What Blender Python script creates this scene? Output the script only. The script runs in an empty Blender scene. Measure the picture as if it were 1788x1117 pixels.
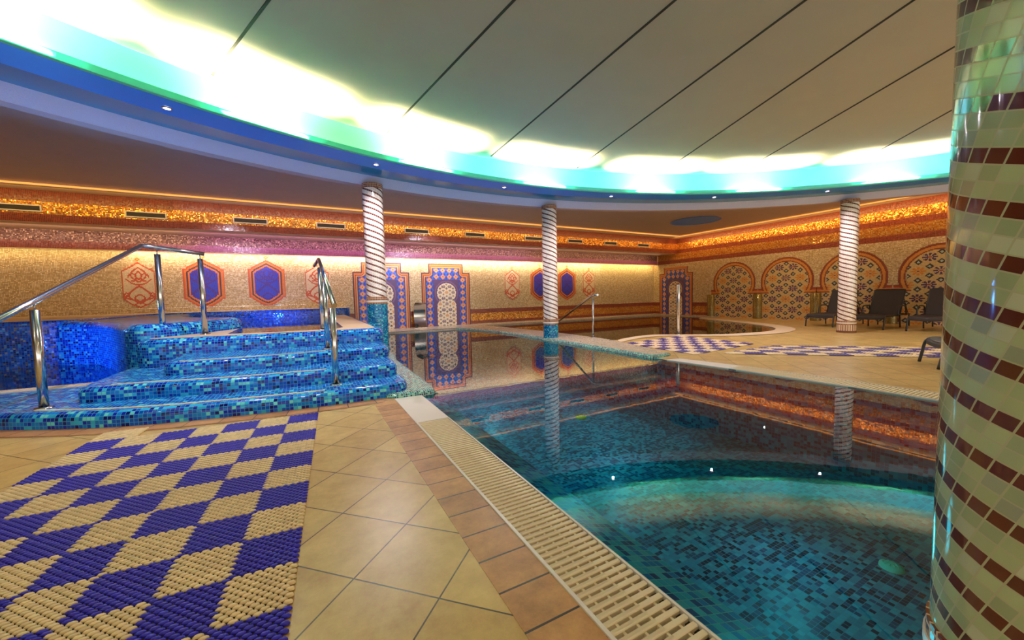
import bpy, bmesh, math, random
import numpy as np
from mathutils import Vector, Matrix
from mathutils.geometry import tessellate_polygon
random.seed(7)
rng = np.random.default_rng(11)
PI = math.pi
S = bpy.context.scene
COL = S.collection
R = math.radians

# ------------------------------------------------------------------ camera
cd = bpy.data.cameras.new('camera'); cam = bpy.data.objects.new('camera', cd); COL.objects.link(cam)
cd.sensor_fit = 'HORIZONTAL'; cd.sensor_width = 36.0; cd.lens = 665.0 / 1788.0 * 36.0
cd.clip_start = 0.05; cd.clip_end = 100
CM = Matrix(((0.88042433, 0.04859153, -0.47169043), (-0.47365415, 0.04298888, -0.87966113), (-0.02246664, 0.99789319, 0.06086404)))
cam.matrix_world = Matrix.Translation((0, 0, 1.10)) @ CM.to_4x4()
S.camera = cam

# ------------------------------------------------------------------ world, exposure
w = bpy.data.worlds.new('world'); S.world = w; w.use_nodes = True
w.node_tree.nodes['Background'].inputs[0].default_value = (1.0, 0.90, 0.80, 1)
w.node_tree.nodes['Background'].inputs[1].default_value = 1.9
S.view_settings.view_transform = 'Standard'; S.view_settings.look = 'None'
S.view_settings.exposure = 0.38; S.view_settings.gamma = 1.0
S.view_settings.use_curve_mapping = False
S.cycles.max_bounces = 7; S.cycles.diffuse_bounces = 3; S.cycles.glossy_bounces = 4
S.cycles.transparent_max_bounces = 12; S.cycles.sample_clamp_indirect = 4.0
S.cycles.caustics_reflective = False; S.cycles.caustics_refractive = False

RC = (3.7, -3.4)                       # centre of the round ceiling
def pol(a, r, z=0.0):
    return Vector((RC[0] + r * math.cos(R(a)), RC[1] + r * math.sin(R(a)), z))

def light(name, kind, loc, power, color, size=None, target=None, sy=None, spot=None, blend=0.6, radius=None, spread=None):
    l = bpy.data.lights.new(name, kind); l.energy = power; l.color = color
    if kind == 'AREA':
        l.shape = 'RECTANGLE' if sy else 'SQUARE'; l.size = size
        if sy: l.size_y = sy
    if kind == 'SPOT': l.spot_size = R(spot); l.spot_blend = blend
    if radius is not None and kind != 'AREA': l.shadow_soft_size = radius
    if spread: l.spread = R(spread)
    o = bpy.data.objects.new(name, l); COL.objects.link(o); o.location = loc
    if target is not None:
        d = (Vector(target) - Vector(loc)).normalized()
        o.rotation_euler = d.to_track_quat('-Z', 'Y').to_euler()
    return o

def area_along(name, a, b, target, width, power, color, spread=None):
    """a tube-like area light from a to b that shines towards target"""
    a, b, t = Vector(a), Vector(b), Vector(target)
    c = (a + b) / 2; x = (b - a).normalized(); z = -(t - c); z = (z - x * z.dot(x)).normalized(); y = z.cross(x)
    o = light(name, 'AREA', c, power, color, (b - a).length, None, width, spread=spread)
    m = Matrix((x, y, z)).transposed().to_4x4(); m.translation = c; o.matrix_world = m
    return o

# lamps hidden in the ceiling cove: white tubes with coloured lamps between them
COVE = [153, 139, 126, 113, 99.5, 85, 70, 56.5, 42, 28, 13, -2]
for a in COVE:
    warm = (0.50, 1.0, 0.55) if a > 92 else (0.22, 0.70, 1.0)
    area_along('cove_tube_light', pol(a - 2.6, 10.64, 3.445), pol(a + 2.6, 10.64, 3.445), pol(a, 10.80, 3.56), 0.04, 120, warm, 160)
    area_along('cove_uplight', pol(a - 5, 10.50, 3.46), pol(a + 5, 10.50, 3.46), pol(a, 10.28, 4.0), 0.05, 95, (1.0, 0.90, 0.58), 84)
    area_along('cove_uplight', pol(a - 4, 10.42, 3.46), pol(a + 4, 10.42, 3.46), pol(a, 9.5, 4.0), 0.05, 44, (1.0, 0.88, 0.56), 100)
for a, c, p in [(147, (0.0, 0.55, 1.0), 50), (133.5, (0.0, 0.40, 1.0), 60), (127, (0.0, 0.7, 0.8), 24), (119.5, (0.0, 1.0, 0.30), 40), (113, (0.35, 1.0, 0.05), 40), (106.5, (0.15, 1.0, 0.12), 40), (99.5, (0.45, 1.0, 0.10), 30), (92, (0.0, 0.75, 0.60), 40),
                (78, (0.0, 0.65, 0.75), 40), (70, (0.4, 1.0, 0.3), 24), (63, (0.0, 0.70, 0.60), 40), (49.5, (0.0, 0.60, 0.75), 40), (35, (0.0, 0.55, 0.9), 46), (20, (0.0, 0.55, 1.0), 40)]:
    area_along('cove_colour_light', pol(a - 4, 10.44, 3.45), pol(a + 4, 10.44, 3.45), pol(a, 10.80, 3.62), 0.05, p * 0.16, c, 120)
# general light of the hall: added fill spots at ceiling height, with no fixtures
for x, y, p, c in [(-1.2, -0.6, 40, (1.0, 0.82, 0.55)), (0.6, 1.2, 30, (1.0, 0.84, 0.58)), (-4.2, 2.6, 50, (1.0, 0.88, 0.72)), (11.5, -1.2, 150, (1.0, 0.82, 0.54)), (13.9, 7.4, 90, (1.0, 0.78, 0.46)), (8.2, -0.6, 90, (1.0, 0.86, 0.6))]:
    light('hall_fill_light', 'SPOT', (x, y, 3.66), p, c, target=(x, y, 0), spot=165, blend=1.0, radius=0.02)
# back wall wash under the upper band
for i, (x0, x1, p, c) in enumerate([(-8.2, -4.2, 10, (1.0, 0.76, 0.30)), (-4.2, -0.2, 30, (1.0, 0.78, 0.56)), (-0.2, 4.2, 48, (1.0, 0.84, 0.74)),
                                    (4.2, 8.4, 46, (1.0, 0.88, 0.68)), (8.4, 12.4, 40, (1.0, 0.84, 0.48)), (12.4, 15.9, 24, (1.0, 0.76, 0.30))]):
    area_along('wall_wash_light', (x0, 13.86, 2.552), (x1, 13.86, 2.552), ((x0 + x1) / 2, 14.08, 2.26), 0.04, p * 0.8, c)
# cornice strips that graze the bulkhead and the right wall
for x0, x1, p, c in [(-8, -2.9, 22, (1.0, 0.62, 0.16)), (-2.9, 3.0, 26, (1.0, 0.66, 0.40)), (3.0, 9.0, 24, (1.0, 0.62, 0.26)), (9.0, 15.6, 22, (1.0, 0.54, 0.16))]:
    area_along('cornice_light', (x0, 11.95, 3.60), (x1, 11.95, 3.60), ((x0 + x1) / 2, 12.62, 3.36), 0.06, p * 0.62, c)
for y0, y1, p in [(12.4, 8.6, 34), (8.6, 5.0, 34), (5.0, 1.0, 38)]:
    area_along('cornice_light', (15.35, y0, 3.60), (15.35, y1, 3.60), (15.98, (y0 + y1) / 2, 3.34), 0.06, p * 0.52, (1.0, 0.56, 0.18))
for x0, x1, c in [(-8.5, -2.8, (1.0, 0.62, 0.42)), (-2.8, 3.6, (1.0, 0.40, 0.85)), (3.6, 8.5, (1.0, 0.55, 0.70)), (8.5, 15.5, (1.0, 0.60, 0.36))]:
    area_along('recess_light', (x0, 12.95, 2.93), (x1, 12.95, 2.93), ((x0 + x1) / 2, 13.83, 2.74), 0.05, 10, c, 110)
light('doorway_spot', 'SPOT', (3.6, 10.8, 3.2), 260, (0.72, 0.78, 1.0), target=(3.6, 14.0, 1.1), spot=75, blend=0.8, radius=0.05)
light('medallion_spot', 'SPOT', (-1.9, 10.8, 3.2), 150, (0.80, 0.82, 1.0), target=(-1.8, 14.0, 1.6), spot=60, blend=0.9, radius=0.05)
for x, y in [(3.2, 1.5), (3.4, 3.6), (3.0, 6.5), (1.95, 1.1), (1.95, 2.6)]:
    light('pool_fill_light', 'POINT', (x, y, -0.5), 3.8, (0.15, 0.85, 1.0), radius=0.15)  # added underwater fill that brightens the basin floor and lip
light('blue_pool_lamp', 'SPOT', (-4.0, 7.9, 0.40), 90, (0.02, 0.16, 1.0), target=(-2.9, 8.6, 0.5), spot=120, blend=0.8, radius=0.05)
light('blue_pool_lamp', 'SPOT', (-0.8, 12.2, 0.70), 30, (0.03, 0.2, 1.0), target=(-0.8, 13.04, 0.75), spot=150, blend=0.8, radius=0.05)
light('blue_ring_fill', 'SPOT', (-3.2, 8.0, 0.9), 130, (0.08, 0.34, 1.0), target=(-1.6, 6.0, 3.4), spot=110, blend=1.0, radius=0.1)  # added blue fill aimed up to brighten the ceiling ring
light('blue_ring_fill', 'SPOT', (3.6, 5.4, 0.02), 70, (0.12, 0.40, 1.0), target=(3.8, 7.4, 3.4), spot=130, blend=1.0, radius=0.1)  # second added fill for the ring, above the large pool
light('step_lamp', 'SPOT', (-0.4, 3.4, 3.95), 120, (0.92, 0.95, 1.0), target=(-0.4, 5.6, 0.3), spot=80, blend=0.9, radius=0.08)

# ------------------------------------------------------------------ materials
MATS = {}
def nt(name):
    m = bpy.data.materials.new(name); m.use_nodes = True
    n = m.node_tree; return m, n, n.nodes, n.links, n.nodes['Principled BSDF']
def plain(name, col, rough=0.5, metal=0.0, bump=0.0, bscale=60, var=0.0, spec=0.5):
    if name in MATS: return MATS[name]
    m, t, N, L, b = nt(name)
    b.inputs['Roughness'].default_value = rough; b.inputs['Metallic'].default_value = metal
    b.inputs['Specular IOR Level'].default_value = spec
    b.inputs['Base Color'].default_value = (*col, 1)
    if bump or var:
        tc = N.new('ShaderNodeTexCoord'); no = N.new('ShaderNodeTexNoise'); no.inputs['Scale'].default_value = bscale
        no.inputs['Detail'].default_value = 5
        L.new(tc.outputs['Object'], no.inputs['Vector'])
        if bump:
            bp = N.new('ShaderNodeBump'); bp.inputs['Strength'].default_value = bump; bp.inputs['Distance'].default_value = 0.01
            L.new(no.outputs['Fac'], bp.inputs['Height']); L.new(bp.outputs['Normal'], b.inputs['Normal'])
        if var:
            n2 = N.new('ShaderNodeTexNoise'); n2.inputs['Scale'].default_value = bscale * 0.08; n2.inputs['Detail'].default_value = 6
            L.new(tc.outputs['Object'], n2.inputs['Vector'])
            mx = N.new('ShaderNodeMix'); mx.data_type = 'RGBA'
            mx.inputs[6].default_value = (*[c * (1 - var) for c in col], 1); mx.inputs[7].default_value = (*[min(1, c * (1 + var)) for c in col], 1)
            L.new(n2.outputs['Fac'], mx.inputs[0]); L.new(mx.outputs[2], b.inputs['Base Color'])
    MATS[name] = m; return m

def mosaic(name, size, ramp, grout=(0.35, 0.33, 0.28), rough=0.15, gw=0.07, metal=0.0, jit=0.12, sy=None, stripe=None, attr=False, spec=0.5, var=0.12, coat=0.0, clump=0.0):
    """small glass tiles laid on a grid of UV metres; ramp = [(share, colour)...]"""
    if name in MATS: return MATS[name]
    m, t, N, L, b = nt(name)
    uv = N.new('ShaderNodeUVMap'); uv.uv_map = 'UVMap'
    mp = N.new('ShaderNodeVectorMath'); mp.operation = 'MULTIPLY'; mp.inputs[1].default_value = (1 / size, 1 / (sy or size), 0)
    L.new(uv.outputs[0], mp.inputs[0])
    fl = N.new('ShaderNodeVectorMath'); fl.operation = 'FLOOR'; L.new(mp.outputs[0], fl.inputs[0])
    fr = N.new('ShaderNodeVectorMath'); fr.operation = 'FRACTION'; L.new(mp.outputs[0], fr.inputs[0])
    add = N.new('ShaderNodeVectorMath'); add.operation = 'ADD'; add.inputs[1].default_value = (0.37, 0.61, 0.2); L.new(fl.outputs[0], add.inputs[0])
    wn = N.new('ShaderNodeTexWhiteNoise'); wn.noise_dimensions = '3D'; L.new(add.outputs[0], wn.inputs['Vector'])
    # grout mask
    sub = N.new('ShaderNodeVectorMath'); sub.operation = 'SUBTRACT'; sub.inputs[1].default_value = (0.5, 0.5, 0); L.new(fr.outputs[0], sub.inputs[0])
    ab = N.new('ShaderNodeVectorMath'); ab.operation = 'ABSOLUTE'; L.new(sub.outputs[0], ab.inputs[0])
    sx = N.new('ShaderNodeSeparateXYZ'); L.new(ab.outputs[0], sx.inputs[0])
    mxm = N.new('ShaderNodeMath'); mxm.operation = 'MAXIMUM'; L.new(sx.outputs[0], mxm.inputs[0]); L.new(sx.outputs[1], mxm.inputs[1])
    gt = N.new('ShaderNodeMath'); gt.operation = 'GREATER_THAN'; gt.inputs[1].default_value = 0.5 - gw; L.new(mxm.outputs[0], gt.inputs[0])
    if attr:
        at = N.new('ShaderNodeAttribute'); at.attribute_name = 'Col'; tile = at.outputs['Color']
    else:
        cr = N.new('ShaderNodeValToRGB'); cr.color_ramp.interpolation = 'CONSTANT'
        tot = sum(r[0] for r in ramp); acc = 0; els = cr.color_ramp.elements
        for i, (sh, c) in enumerate(ramp):
            e = els[i] if i < 2 else els.new(min(0.999, acc / tot))
            e.position = acc / tot; e.color = (*c, 1); acc += sh
        val = wn.outputs['Value']
        if clump:
            # neighbours share a colour now and then
            dv = N.new('ShaderNodeVectorMath'); dv.operation = 'MULTIPLY'; dv.inputs[1].default_value = (0.5, 1.0, 0)
            L.new(fl.outputs[0], dv.inputs[0])
            f2 = N.new('ShaderNodeVectorMath'); f2.operation = 'FLOOR'; L.new(dv.outputs[0], f2.inputs[0])
            w2 = N.new('ShaderNodeTexWhiteNoise'); w2.noise_dimensions = '3D'; L.new(f2.outputs[0], w2.inputs['Vector'])
            sg = N.new('ShaderNodeSeparateColor'); L.new(wn.outputs['Color'], sg.inputs[0])
            lt = N.new('ShaderNodeMath'); lt.operation = 'LESS_THAN'; lt.inputs[1].default_value = clump; L.new(sg.outputs[1], lt.inputs[0])
            mv = N.new('ShaderNodeMix'); L.new(lt.outputs[0], mv.inputs[0]); L.new(wn.outputs['Value'], mv.inputs[2]); L.new(w2.outputs['Value'], mv.inputs[3])
            val = mv.outputs[0]
        L.new(val, cr.inputs[0]); tile = cr.outputs[0]
    if stripe:      # every third row in the dark colour
        rows, darks = stripe
        sz = N.new('ShaderNodeSeparateXYZ'); L.new(fl.outputs[0], sz.inputs[0])
        md = N.new('ShaderNodeMath'); md.operation = 'FLOORED_MODULO'; md.inputs[1].default_value = rows; L.new(sz.outputs[1], md.inputs[0])
        ls = N.new('ShaderNodeMath'); ls.operation = 'LESS_THAN'; ls.inputs[1].default_value = 0.5; L.new(md.outputs[0], ls.inputs[0])
        ms = N.new('ShaderNodeMix'); ms.data_type = 'RGBA'; L.new(ls.outputs[0], ms.inputs[0]); L.new(tile, ms.inputs[6]); ms.inputs[7].default_value = (*darks, 1)
        tile = ms.outputs[2]
    hs = N.new('ShaderNodeHueSaturation'); L.new(tile, hs.inputs['Color'])
    mr = N.new('ShaderNodeMapRange'); mr.inputs[3].default_value = 1 - var; mr.inputs[4].default_value = 1 + var
    sc = N.new('ShaderNodeSeparateColor'); L.new(wn.outputs['Color'], sc.inputs[0]); L.new(sc.outputs[2], mr.inputs[0]); L.new(mr.outputs[0], hs.inputs['Value'])
    mg = N.new('ShaderNodeMix'); mg.data_type = 'RGBA'; L.new(gt.outputs[0], mg.inputs[0]); L.new(hs.outputs[0], mg.inputs[6]); mg.inputs[7].default_value = (*grout, 1)
    L.new(mg.outputs[2], b.inputs['Base Color'])
    rr = N.new('ShaderNodeMath'); rr.operation = 'MULTIPLY_ADD'; rr.inputs[1].default_value = 0.6 - rough; rr.inputs[2].default_value = rough
    L.new(gt.outputs[0], rr.inputs[0]); L.new(rr.outputs[0], b.inputs['Roughness'])
    if metal:
        mm = N.new('ShaderNodeMath'); mm.operation = 'MULTIPLY_ADD'; mm.inputs[1].default_value = -metal; mm.inputs[2].default_value = metal
        L.new(gt.outputs[0], mm.inputs[0]); L.new(mm.outputs[0], b.inputs['Metallic'])
    b.inputs['Specular IOR Level'].default_value = spec
    b.inputs['Coat Weight'].default_value = coat; b.inputs['Coat Roughness'].default_value = 0.05
    # each tile is set at a slightly different tilt
    gm = N.new('ShaderNodeNewGeometry')
    s2 = N.new('ShaderNodeVectorMath'); s2.operation = 'SUBTRACT'; s2.inputs[1].default_value = (0.5, 0.5, 0.5); L.new(wn.outputs['Color'], s2.inputs[0])
    s3 = N.new('ShaderNodeVectorMath'); s3.operation = 'SCALE'; s3.inputs['Scale'].default_value = jit; L.new(s2.outputs[0], s3.inputs[0])
    s4 = N.new('ShaderNodeVectorMath'); s4.operation = 'ADD'; L.new(gm.outputs['Normal'], s4.inputs[0]); L.new(s3.outputs[0], s4.inputs[1])
    s5 = N.new('ShaderNodeVectorMath'); s5.operation = 'NORMALIZE'; L.new(s4.outputs[0], s5.inputs[0])
    L.new(s5.outputs[0], b.inputs['Normal'])
    MATS[name] = m; return m

def lin(r, g, b):
    f = lambda c: (c / 255 / 12.92) if c <= 10 else ((c / 255 + 0.055) / 1.055) ** 2.4
    return (f(r), f(g), f(b))

TL = 0.028
M_cream = mosaic('cream_mosaic', TL, [(4, lin(226, 204, 160)), (3, lin(205, 178, 130)), (2, lin(190, 160, 112)), (1, lin(236, 220, 184))], lin(150, 120, 80), 0.3, 0.09, jit=0.1, clump=0.5)
M_brown = mosaic('red_brown_mosaic', TL, [(3, lin(126, 44, 28)), (2, lin(104, 34, 26)), (1, lin(142, 60, 38))], lin(160, 100, 72), 0.25, 0.08, jit=0.12)
M_plum = mosaic('plum_mosaic', TL, [(3, lin(150, 62, 96)), (2, lin(128, 48, 84)), (1, lin(165, 84, 110))], lin(196, 140, 150), 0.25, 0.10, jit=0.12)
M_gold = mosaic('gold_mosaic', TL, [(3, lin(230, 160, 60)), (3, lin(205, 130, 40)), (2, lin(245, 200, 110)), (1, lin(170, 96, 36))], lin(150, 90, 40), 0.22, 0.09, metal=0.55, jit=0.35, clump=0.4)
M_dull = mosaic('dull_gold_mosaic', TL, [(3, lin(150, 112, 92)), (3, lin(120, 82, 70)), (2, lin(190, 156, 130)), (1, lin(90, 56, 50))], lin(96, 66, 60), 0.3, 0.09, metal=0.2, jit=0.3, clump=0.4)
M_olive = mosaic('olive_gold_mosaic', 0.02, [(3, lin(150, 128, 62)), (2, lin(122, 104, 50)), (1, lin(176, 152, 84))], lin(90, 74, 36), 0.2, 0.08, metal=0.4, jit=0.15)
BLUES = [(4, lin(0, 78, 185)), (3, lin(0, 118, 205)), (3, lin(6, 30, 160)), (2, lin(40, 175, 220)), (1.2, lin(104, 214, 214)), (1.6, lin(4, 14, 100))]
M_blue = mosaic('blue_pool_mosaic', 0.035, BLUES, lin(60, 150, 205), 0.12, 0.06, jit=0.10, clump=0.5, spec=0.35)
M_blue2 = mosaic('deep_blue_mosaic', 0.03, [(4, lin(0, 70, 190)), (3, lin(10, 100, 215)), (3, lin(8, 30, 140)), (1, lin(60, 150, 225)), (2, lin(4, 18, 80))], lin(50, 120, 200), 0.1, 0.06, jit=0.12, clump=0.4)
M_teal = mosaic('teal_edge_mosaic', 0.025, [(3, lin(0, 110, 130)), (3, lin(40, 160, 165)), (2, lin(130, 205, 185)), (2, lin(0, 60, 100))], lin(190, 200, 160), 0.1, 0.08, jit=0.14)
M_tealc = mosaic('turquoise_column_mosaic', 0.03, [(3, lin(0, 120, 170)), (3, lin(40, 170, 190)), (2, lin(0, 80, 150)), (1, lin(120, 210, 205))], lin(0, 60, 90), 0.08, 0.07, sy=0.018, jit=0.14)
M_pool = mosaic('pool_floor_mosaic', 0.036, [(5, lin(14, 146, 168)), (4, lin(0, 78, 116)), (3, lin(26, 170, 186)), (4, lin(2, 26, 60))], lin(50, 160, 172), 0.4, 0.05, jit=0.05, clump=0.65)
M_lip = mosaic('pool_lip_mosaic', 0.040, [(4, lin(80, 220, 245)), (3, lin(10, 150, 225)), (3, lin(0, 64, 150)), (3, lin(120, 240, 250))], lin(200, 245, 245), 0.3, 0.05, jit=0.05, clump=0.3)
M_divtop = mosaic('grey_green_mosaic', 0.025, [(3, lin(196, 176, 150)), (3, lin(170, 160, 140)), (2, lin(150, 158, 146)), (1, lin(120, 140, 138))], lin(200, 180, 150), 0.2, 0.08, jit=0.12)
M_pix = mosaic('picture_mosaic', TL, [], lin(130, 100, 80), 0.3, 0.045, jit=0.1, attr=True, var=0.10)
COLH = 0.036
M_col = mosaic('white_spiral_mosaic', 0.04, [(4, lin(250, 240, 226)), (3, lin(244, 232, 214)), (1, lin(230, 222, 206))], lin(206, 190, 160), 0.10, 0.05, sy=COLH, jit=0.05, stripe=(3, lin(104, 44, 32)), coat=0.3, var=0.06)
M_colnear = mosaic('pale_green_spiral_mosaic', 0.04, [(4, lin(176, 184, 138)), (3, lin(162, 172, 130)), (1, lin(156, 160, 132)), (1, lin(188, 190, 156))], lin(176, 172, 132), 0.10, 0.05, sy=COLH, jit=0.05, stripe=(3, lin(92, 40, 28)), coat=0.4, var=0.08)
M_ring = mosaic('brown_ring_mosaic', 0.03, [(3, lin(120, 60, 40)), (2, lin(150, 90, 60))], lin(214, 180, 140), 0.15, 0.10, sy=0.036)
M_base = mosaic('striped_base_tile', 0.045, [(1, lin(222, 196, 160)), (1, lin(206, 176, 140))], lin(110, 66, 46), 0.3, 0.16, sy=0.4, jit=0.02)
M_white = plain('white_plaster', (0.80, 0.78, 0.72), 0.7)
M_ceil = plain('ceiling_paint', (0.60, 0.53, 0.38), 0.75, bump=0.05, bscale=30, var=0.05)
M_soff = plain('taupe_ceiling_paint', (0.70, 0.54, 0.42), 0.7, bump=0.05, bscale=40, var=0.05)
M_blueu = plain('royal_blue_paint', (0.0, 0.32, 1.0), 0.4)
M_greyb = plain('grey_blue_gloss_paint', (0.06, 0.34, 0.56), 0.12)
M_purp = plain('lavender_blue_plaster', (0.68, 0.74, 1.0), 0.8, bump=0.8, bscale=60)
M_pink = plain('rose_plaster', (0.75, 0.55, 0.50), 0.7)
M_seam = plain('dark_joint', (0.05, 0.04, 0.025), 0.8)
M_steel = plain('brushed_steel', (0.62, 0.60, 0.58), 0.16, 1.0)
M_dark = plain('dark_recess', (0.01, 0.01, 0.01), 0.8)
M_vent = plain('vent_frame', (0.72, 0.66, 0.58), 0.4)
M_ivory = plain('ivory_plastic', (0.80, 0.66, 0.42), 0.45, bump=0.1, bscale=200)
M_ivoryw = plain('white_stone', (0.80, 0.74, 0.62), 0.35, bump=0.05)
M_lounge = plain('black_tube', (0.02, 0.018, 0.018), 0.35)
M_sling = plain('black_mesh_fabric', (0.035, 0.025, 0.022), 0.7, bump=0.5, bscale=300)
M_cope = plain('cream_coping_stone', (0.74, 0.56, 0.32), 0.35, bump=0.1, bscale=40, var=0.08)
M_strip = plain('cream_nosing', (0.78, 0.68, 0.40), 0.5)

def tile_mat(name, c0, c1, grout, side, rot, off, gw, side2=None, rough=0.32, use_uv=False):
    m, t, N, L, b = nt(name)
    tc = N.new('ShaderNodeTexCoord')
    mp = N.new('ShaderNodeMapping'); mp.vector_type = 'POINT'
    src = N.new('ShaderNodeUVMap').outputs[0] if use_uv else tc.outputs['Object']
    sb = N.new('ShaderNodeVectorMath'); sb.operation = 'SUBTRACT'; sb.inputs[1].default_value = (off[0], off[1], 0); L.new(src, sb.inputs[0])
    mp.inputs['Rotation'].default_value = (0, 0, rot); mp.inputs['Scale'].default_value = (1 / side, 1 / (side2 or side), 1)
    # rotate first, then scale
    mp.inputs['Scale'].default_value = (1, 1, 1); L.new(sb.outputs[0], mp.inputs['Vector'])
    ml = N.new('ShaderNodeVectorMath'); ml.operation = 'MULTIPLY'; ml.inputs[1].default_value = (1 / side, 1 / (side2 or side), 0); L.new(mp.outputs[0], ml.inputs[0])
    fl = N.new('ShaderNodeVectorMath'); fl.operation = 'FLOOR'; L.new(ml.outputs[0], fl.inputs[0])
    fr = N.new('ShaderNodeVectorMath'); fr.operation = 'FRACTION'; L.new(ml.outputs[0], fr.inputs[0])
    wn = N.new('ShaderNodeTexWhiteNoise'); wn.noise_dimensions = '2D'; L.new(fl.outputs[0], wn.inputs['Vector'])
    sub = N.new('ShaderNodeVectorMath'); sub.operation = 'SUBTRACT'; sub.inputs[1].default_value = (0.5, 0.5, 0); L.new(fr.outputs[0], sub.inputs[0])
    ab = N.new('ShaderNodeVectorMath'); ab.operation = 'ABSOLUTE'; L.new(sub.outputs[0], ab.inputs[0])
    sx = N.new('ShaderNodeSeparateXYZ'); L.new(ab.outputs[0], sx.inputs[0])
    g1 = N.new('ShaderNodeMath'); g1.operation = 'GREATER_THAN'; g1.inputs[1].default_value = 0.5 - gw / side; L.new(sx.outputs[0], g1.inputs[0])
    g2 = N.new('ShaderNodeMath'); g2.operation = 'GREATER_THAN'; g2.inputs[1].default_value = 0.5 - gw / (side2 or side); L.new(sx.outputs[1], g2.inputs[0])
    gt = N.new('ShaderNodeMath'); gt.operation = 'MAXIMUM'; L.new(g1.outputs[0], gt.inputs[0]); L.new(g2.outputs[0], gt.inputs[1])
    no = N.new('ShaderNodeTexNoise'); no.inputs['Scale'].default_value = 5.0; no.inputs['Detail'].default_value = 12; no.inputs['Roughness'].default_value = 0.75
    L.new(tc.outputs['Object'], no.inputs['Vector'])
    ad = N.new('ShaderNodeMath'); ad.operation = 'MULTIPLY_ADD'; ad.inputs[1].default_value = 0.35; L.new(wn.outputs['Value'], ad.inputs[0])
    n2 = N.new('ShaderNodeMapRange'); n2.inputs[1].default_value = 0.32; n2.inputs[2].default_value = 0.72; n2.inputs[3].default_value = -0.1; n2.inputs[4].default_value = 0.8
    L.new(no.outputs['Fac'], n2.inputs[0]); L.new(n2.outputs[0], ad.inputs[2])
    mc = N.new('ShaderNodeMix'); mc.data_type = 'RGBA'; mc.inputs[6].default_value = (*c0, 1); mc.inputs[7].default_value = (*c1, 1); L.new(ad.outputs[0], mc.inputs[0])
    mg = N.new('ShaderNodeMix'); mg.data_type = 'RGBA'; L.new(gt.outputs[0], mg.inputs[0]); L.new(mc.outputs[2], mg.inputs[6]); mg.inputs[7].default_value = (*grout, 1)
    L.new(mg.outputs[2], b.inputs['Base Color'])
    b.inputs['Roughness'].default_value = rough
    bp = N.new('ShaderNodeBump'); bp.inputs['Strength'].default_value = 0.35; bp.inputs['Distance'].default_value = 0.004
    hh = N.new('ShaderNodeMath'); hh.operation = 'MULTIPLY_ADD'; hh.inputs[1].default_value = -1.5; L.new(gt.outputs[0], hh.inputs[0]); L.new(no.outputs['Fac'], hh.inputs[2])
    L.new(hh.outputs[0], bp.inputs['Height']); L.new(bp.outputs[0], b.inputs['Normal'])
    return m
M_floor = tile_mat('beige_floor_tile', lin(178, 140, 76), lin(222, 190, 118), lin(60, 42, 24), 0.375, R(45), (0.11, 2.11), 0.0032)
M_bord = tile_mat('brown_border_tile', lin(140, 92, 44), lin(216, 160, 96), lin(46, 30, 16), 0.30, 0, (0.56, 2.17), 0.0045, 0.19, 0.4)
M_bord2 = tile_mat('brown_step_border_tile', lin(165, 108, 58), lin(206, 150, 92), lin(60, 36, 18), 0.27, 0, (0.0, 0.02), 0.0045, 0.60, 0.4, use_uv=True)

def water_mat(name, tint, ior=1.33, bump=0.02):
    m = bpy.data.materials.new(name); m.use_nodes = True; N = m.node_tree.nodes; L = m.node_tree.links
    N.remove(N['Principled BSDF']); out = N['Material Output']
    tr = N.new('ShaderNodeBsdfTransparent'); tr.inputs[0].default_value = (*tint, 1)
    gl = N.new('ShaderNodeBsdfGlossy'); gl.inputs['Roughness'].default_value = 0.0; gl.inputs[0].default_value = (1, 1, 1, 1)
    fn = N.new('ShaderNodeFresnel'); fn.inputs[0].default_value = ior
    mx = N.new('ShaderNodeMixShader'); L.new(fn.outputs[0], mx.inputs[0]); L.new(tr.outputs[0], mx.inputs[1]); L.new(gl.outputs[0], mx.inputs[2])
    tc = N.new('ShaderNodeTexCoord'); no = N.new('ShaderNodeTexNoise'); no.inputs['Scale'].default_value = 6; no.inputs['Detail'].default_value = 2
    bp = N.new('ShaderNodeBump'); bp.inputs['Strength'].default_value = bump; bp.inputs['Distance'].default_value = 0.05
    L.new(tc.outputs['Object'], no.inputs['Vector']); L.new(no.outputs['Fac'], bp.inputs['Height']); L.new(bp.outputs[0], gl.inputs['Normal']); L.new(bp.outputs[0], fn.inputs['Normal'])
    L.new(mx.outputs[0], out.inputs['Surface']); return m
M_water = water_mat('clear_teal_water', (0.28, 0.82, 0.89), 1.46, 0.004)
M_waterb = water_mat('clear_blue_water', (0.30, 0.52, 0.95), 1.45)
M_waterk = water_mat('still_water', (0.60, 0.66, 0.62), 1.5, 0.01)

def lip_mat():
    m = bpy.data.materials.new('frosted_acrylic'); m.use_nodes = True; N = m.node_tree.nodes; L = m.node_tree.links
    b = N['Principled BSDF']; b.inputs['Base Color'].default_value = (0.20, 0.80, 0.72, 1); b.inputs['Roughness'].default_value = 0.3  # teal glow of the cove lamps put into the acrylic's colour
    tr = N.new('ShaderNodeBsdfTranslucent'); tr.inputs[0].default_value = (0.18, 0.80, 0.70, 1)
    mx = N.new('ShaderNodeMixShader'); mx.inputs[0].default_value = 0.45; L.new(b.outputs[0], mx.inputs[1]); L.new(tr.outputs[0], mx.inputs[2])
    L.new(mx.outputs[0], N['Material Output'].inputs['Surface']); return m
M_acr = lip_mat()
def emis(name, col, s):
    m, t, N, L, b = nt(name); b.inputs['Base Color'].default_value = (*col, 1)
    b.inputs['Emission Color'].default_value = (*col, 1); b.inputs['Emission Strength'].default_value = s; return m
M_led = emis('amber_light_strip', (1.0, 0.42, 0.08), 0.9)
M_spotl = emis('lamp_glass', (1.0, 0.78, 0.95), 12)

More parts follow.
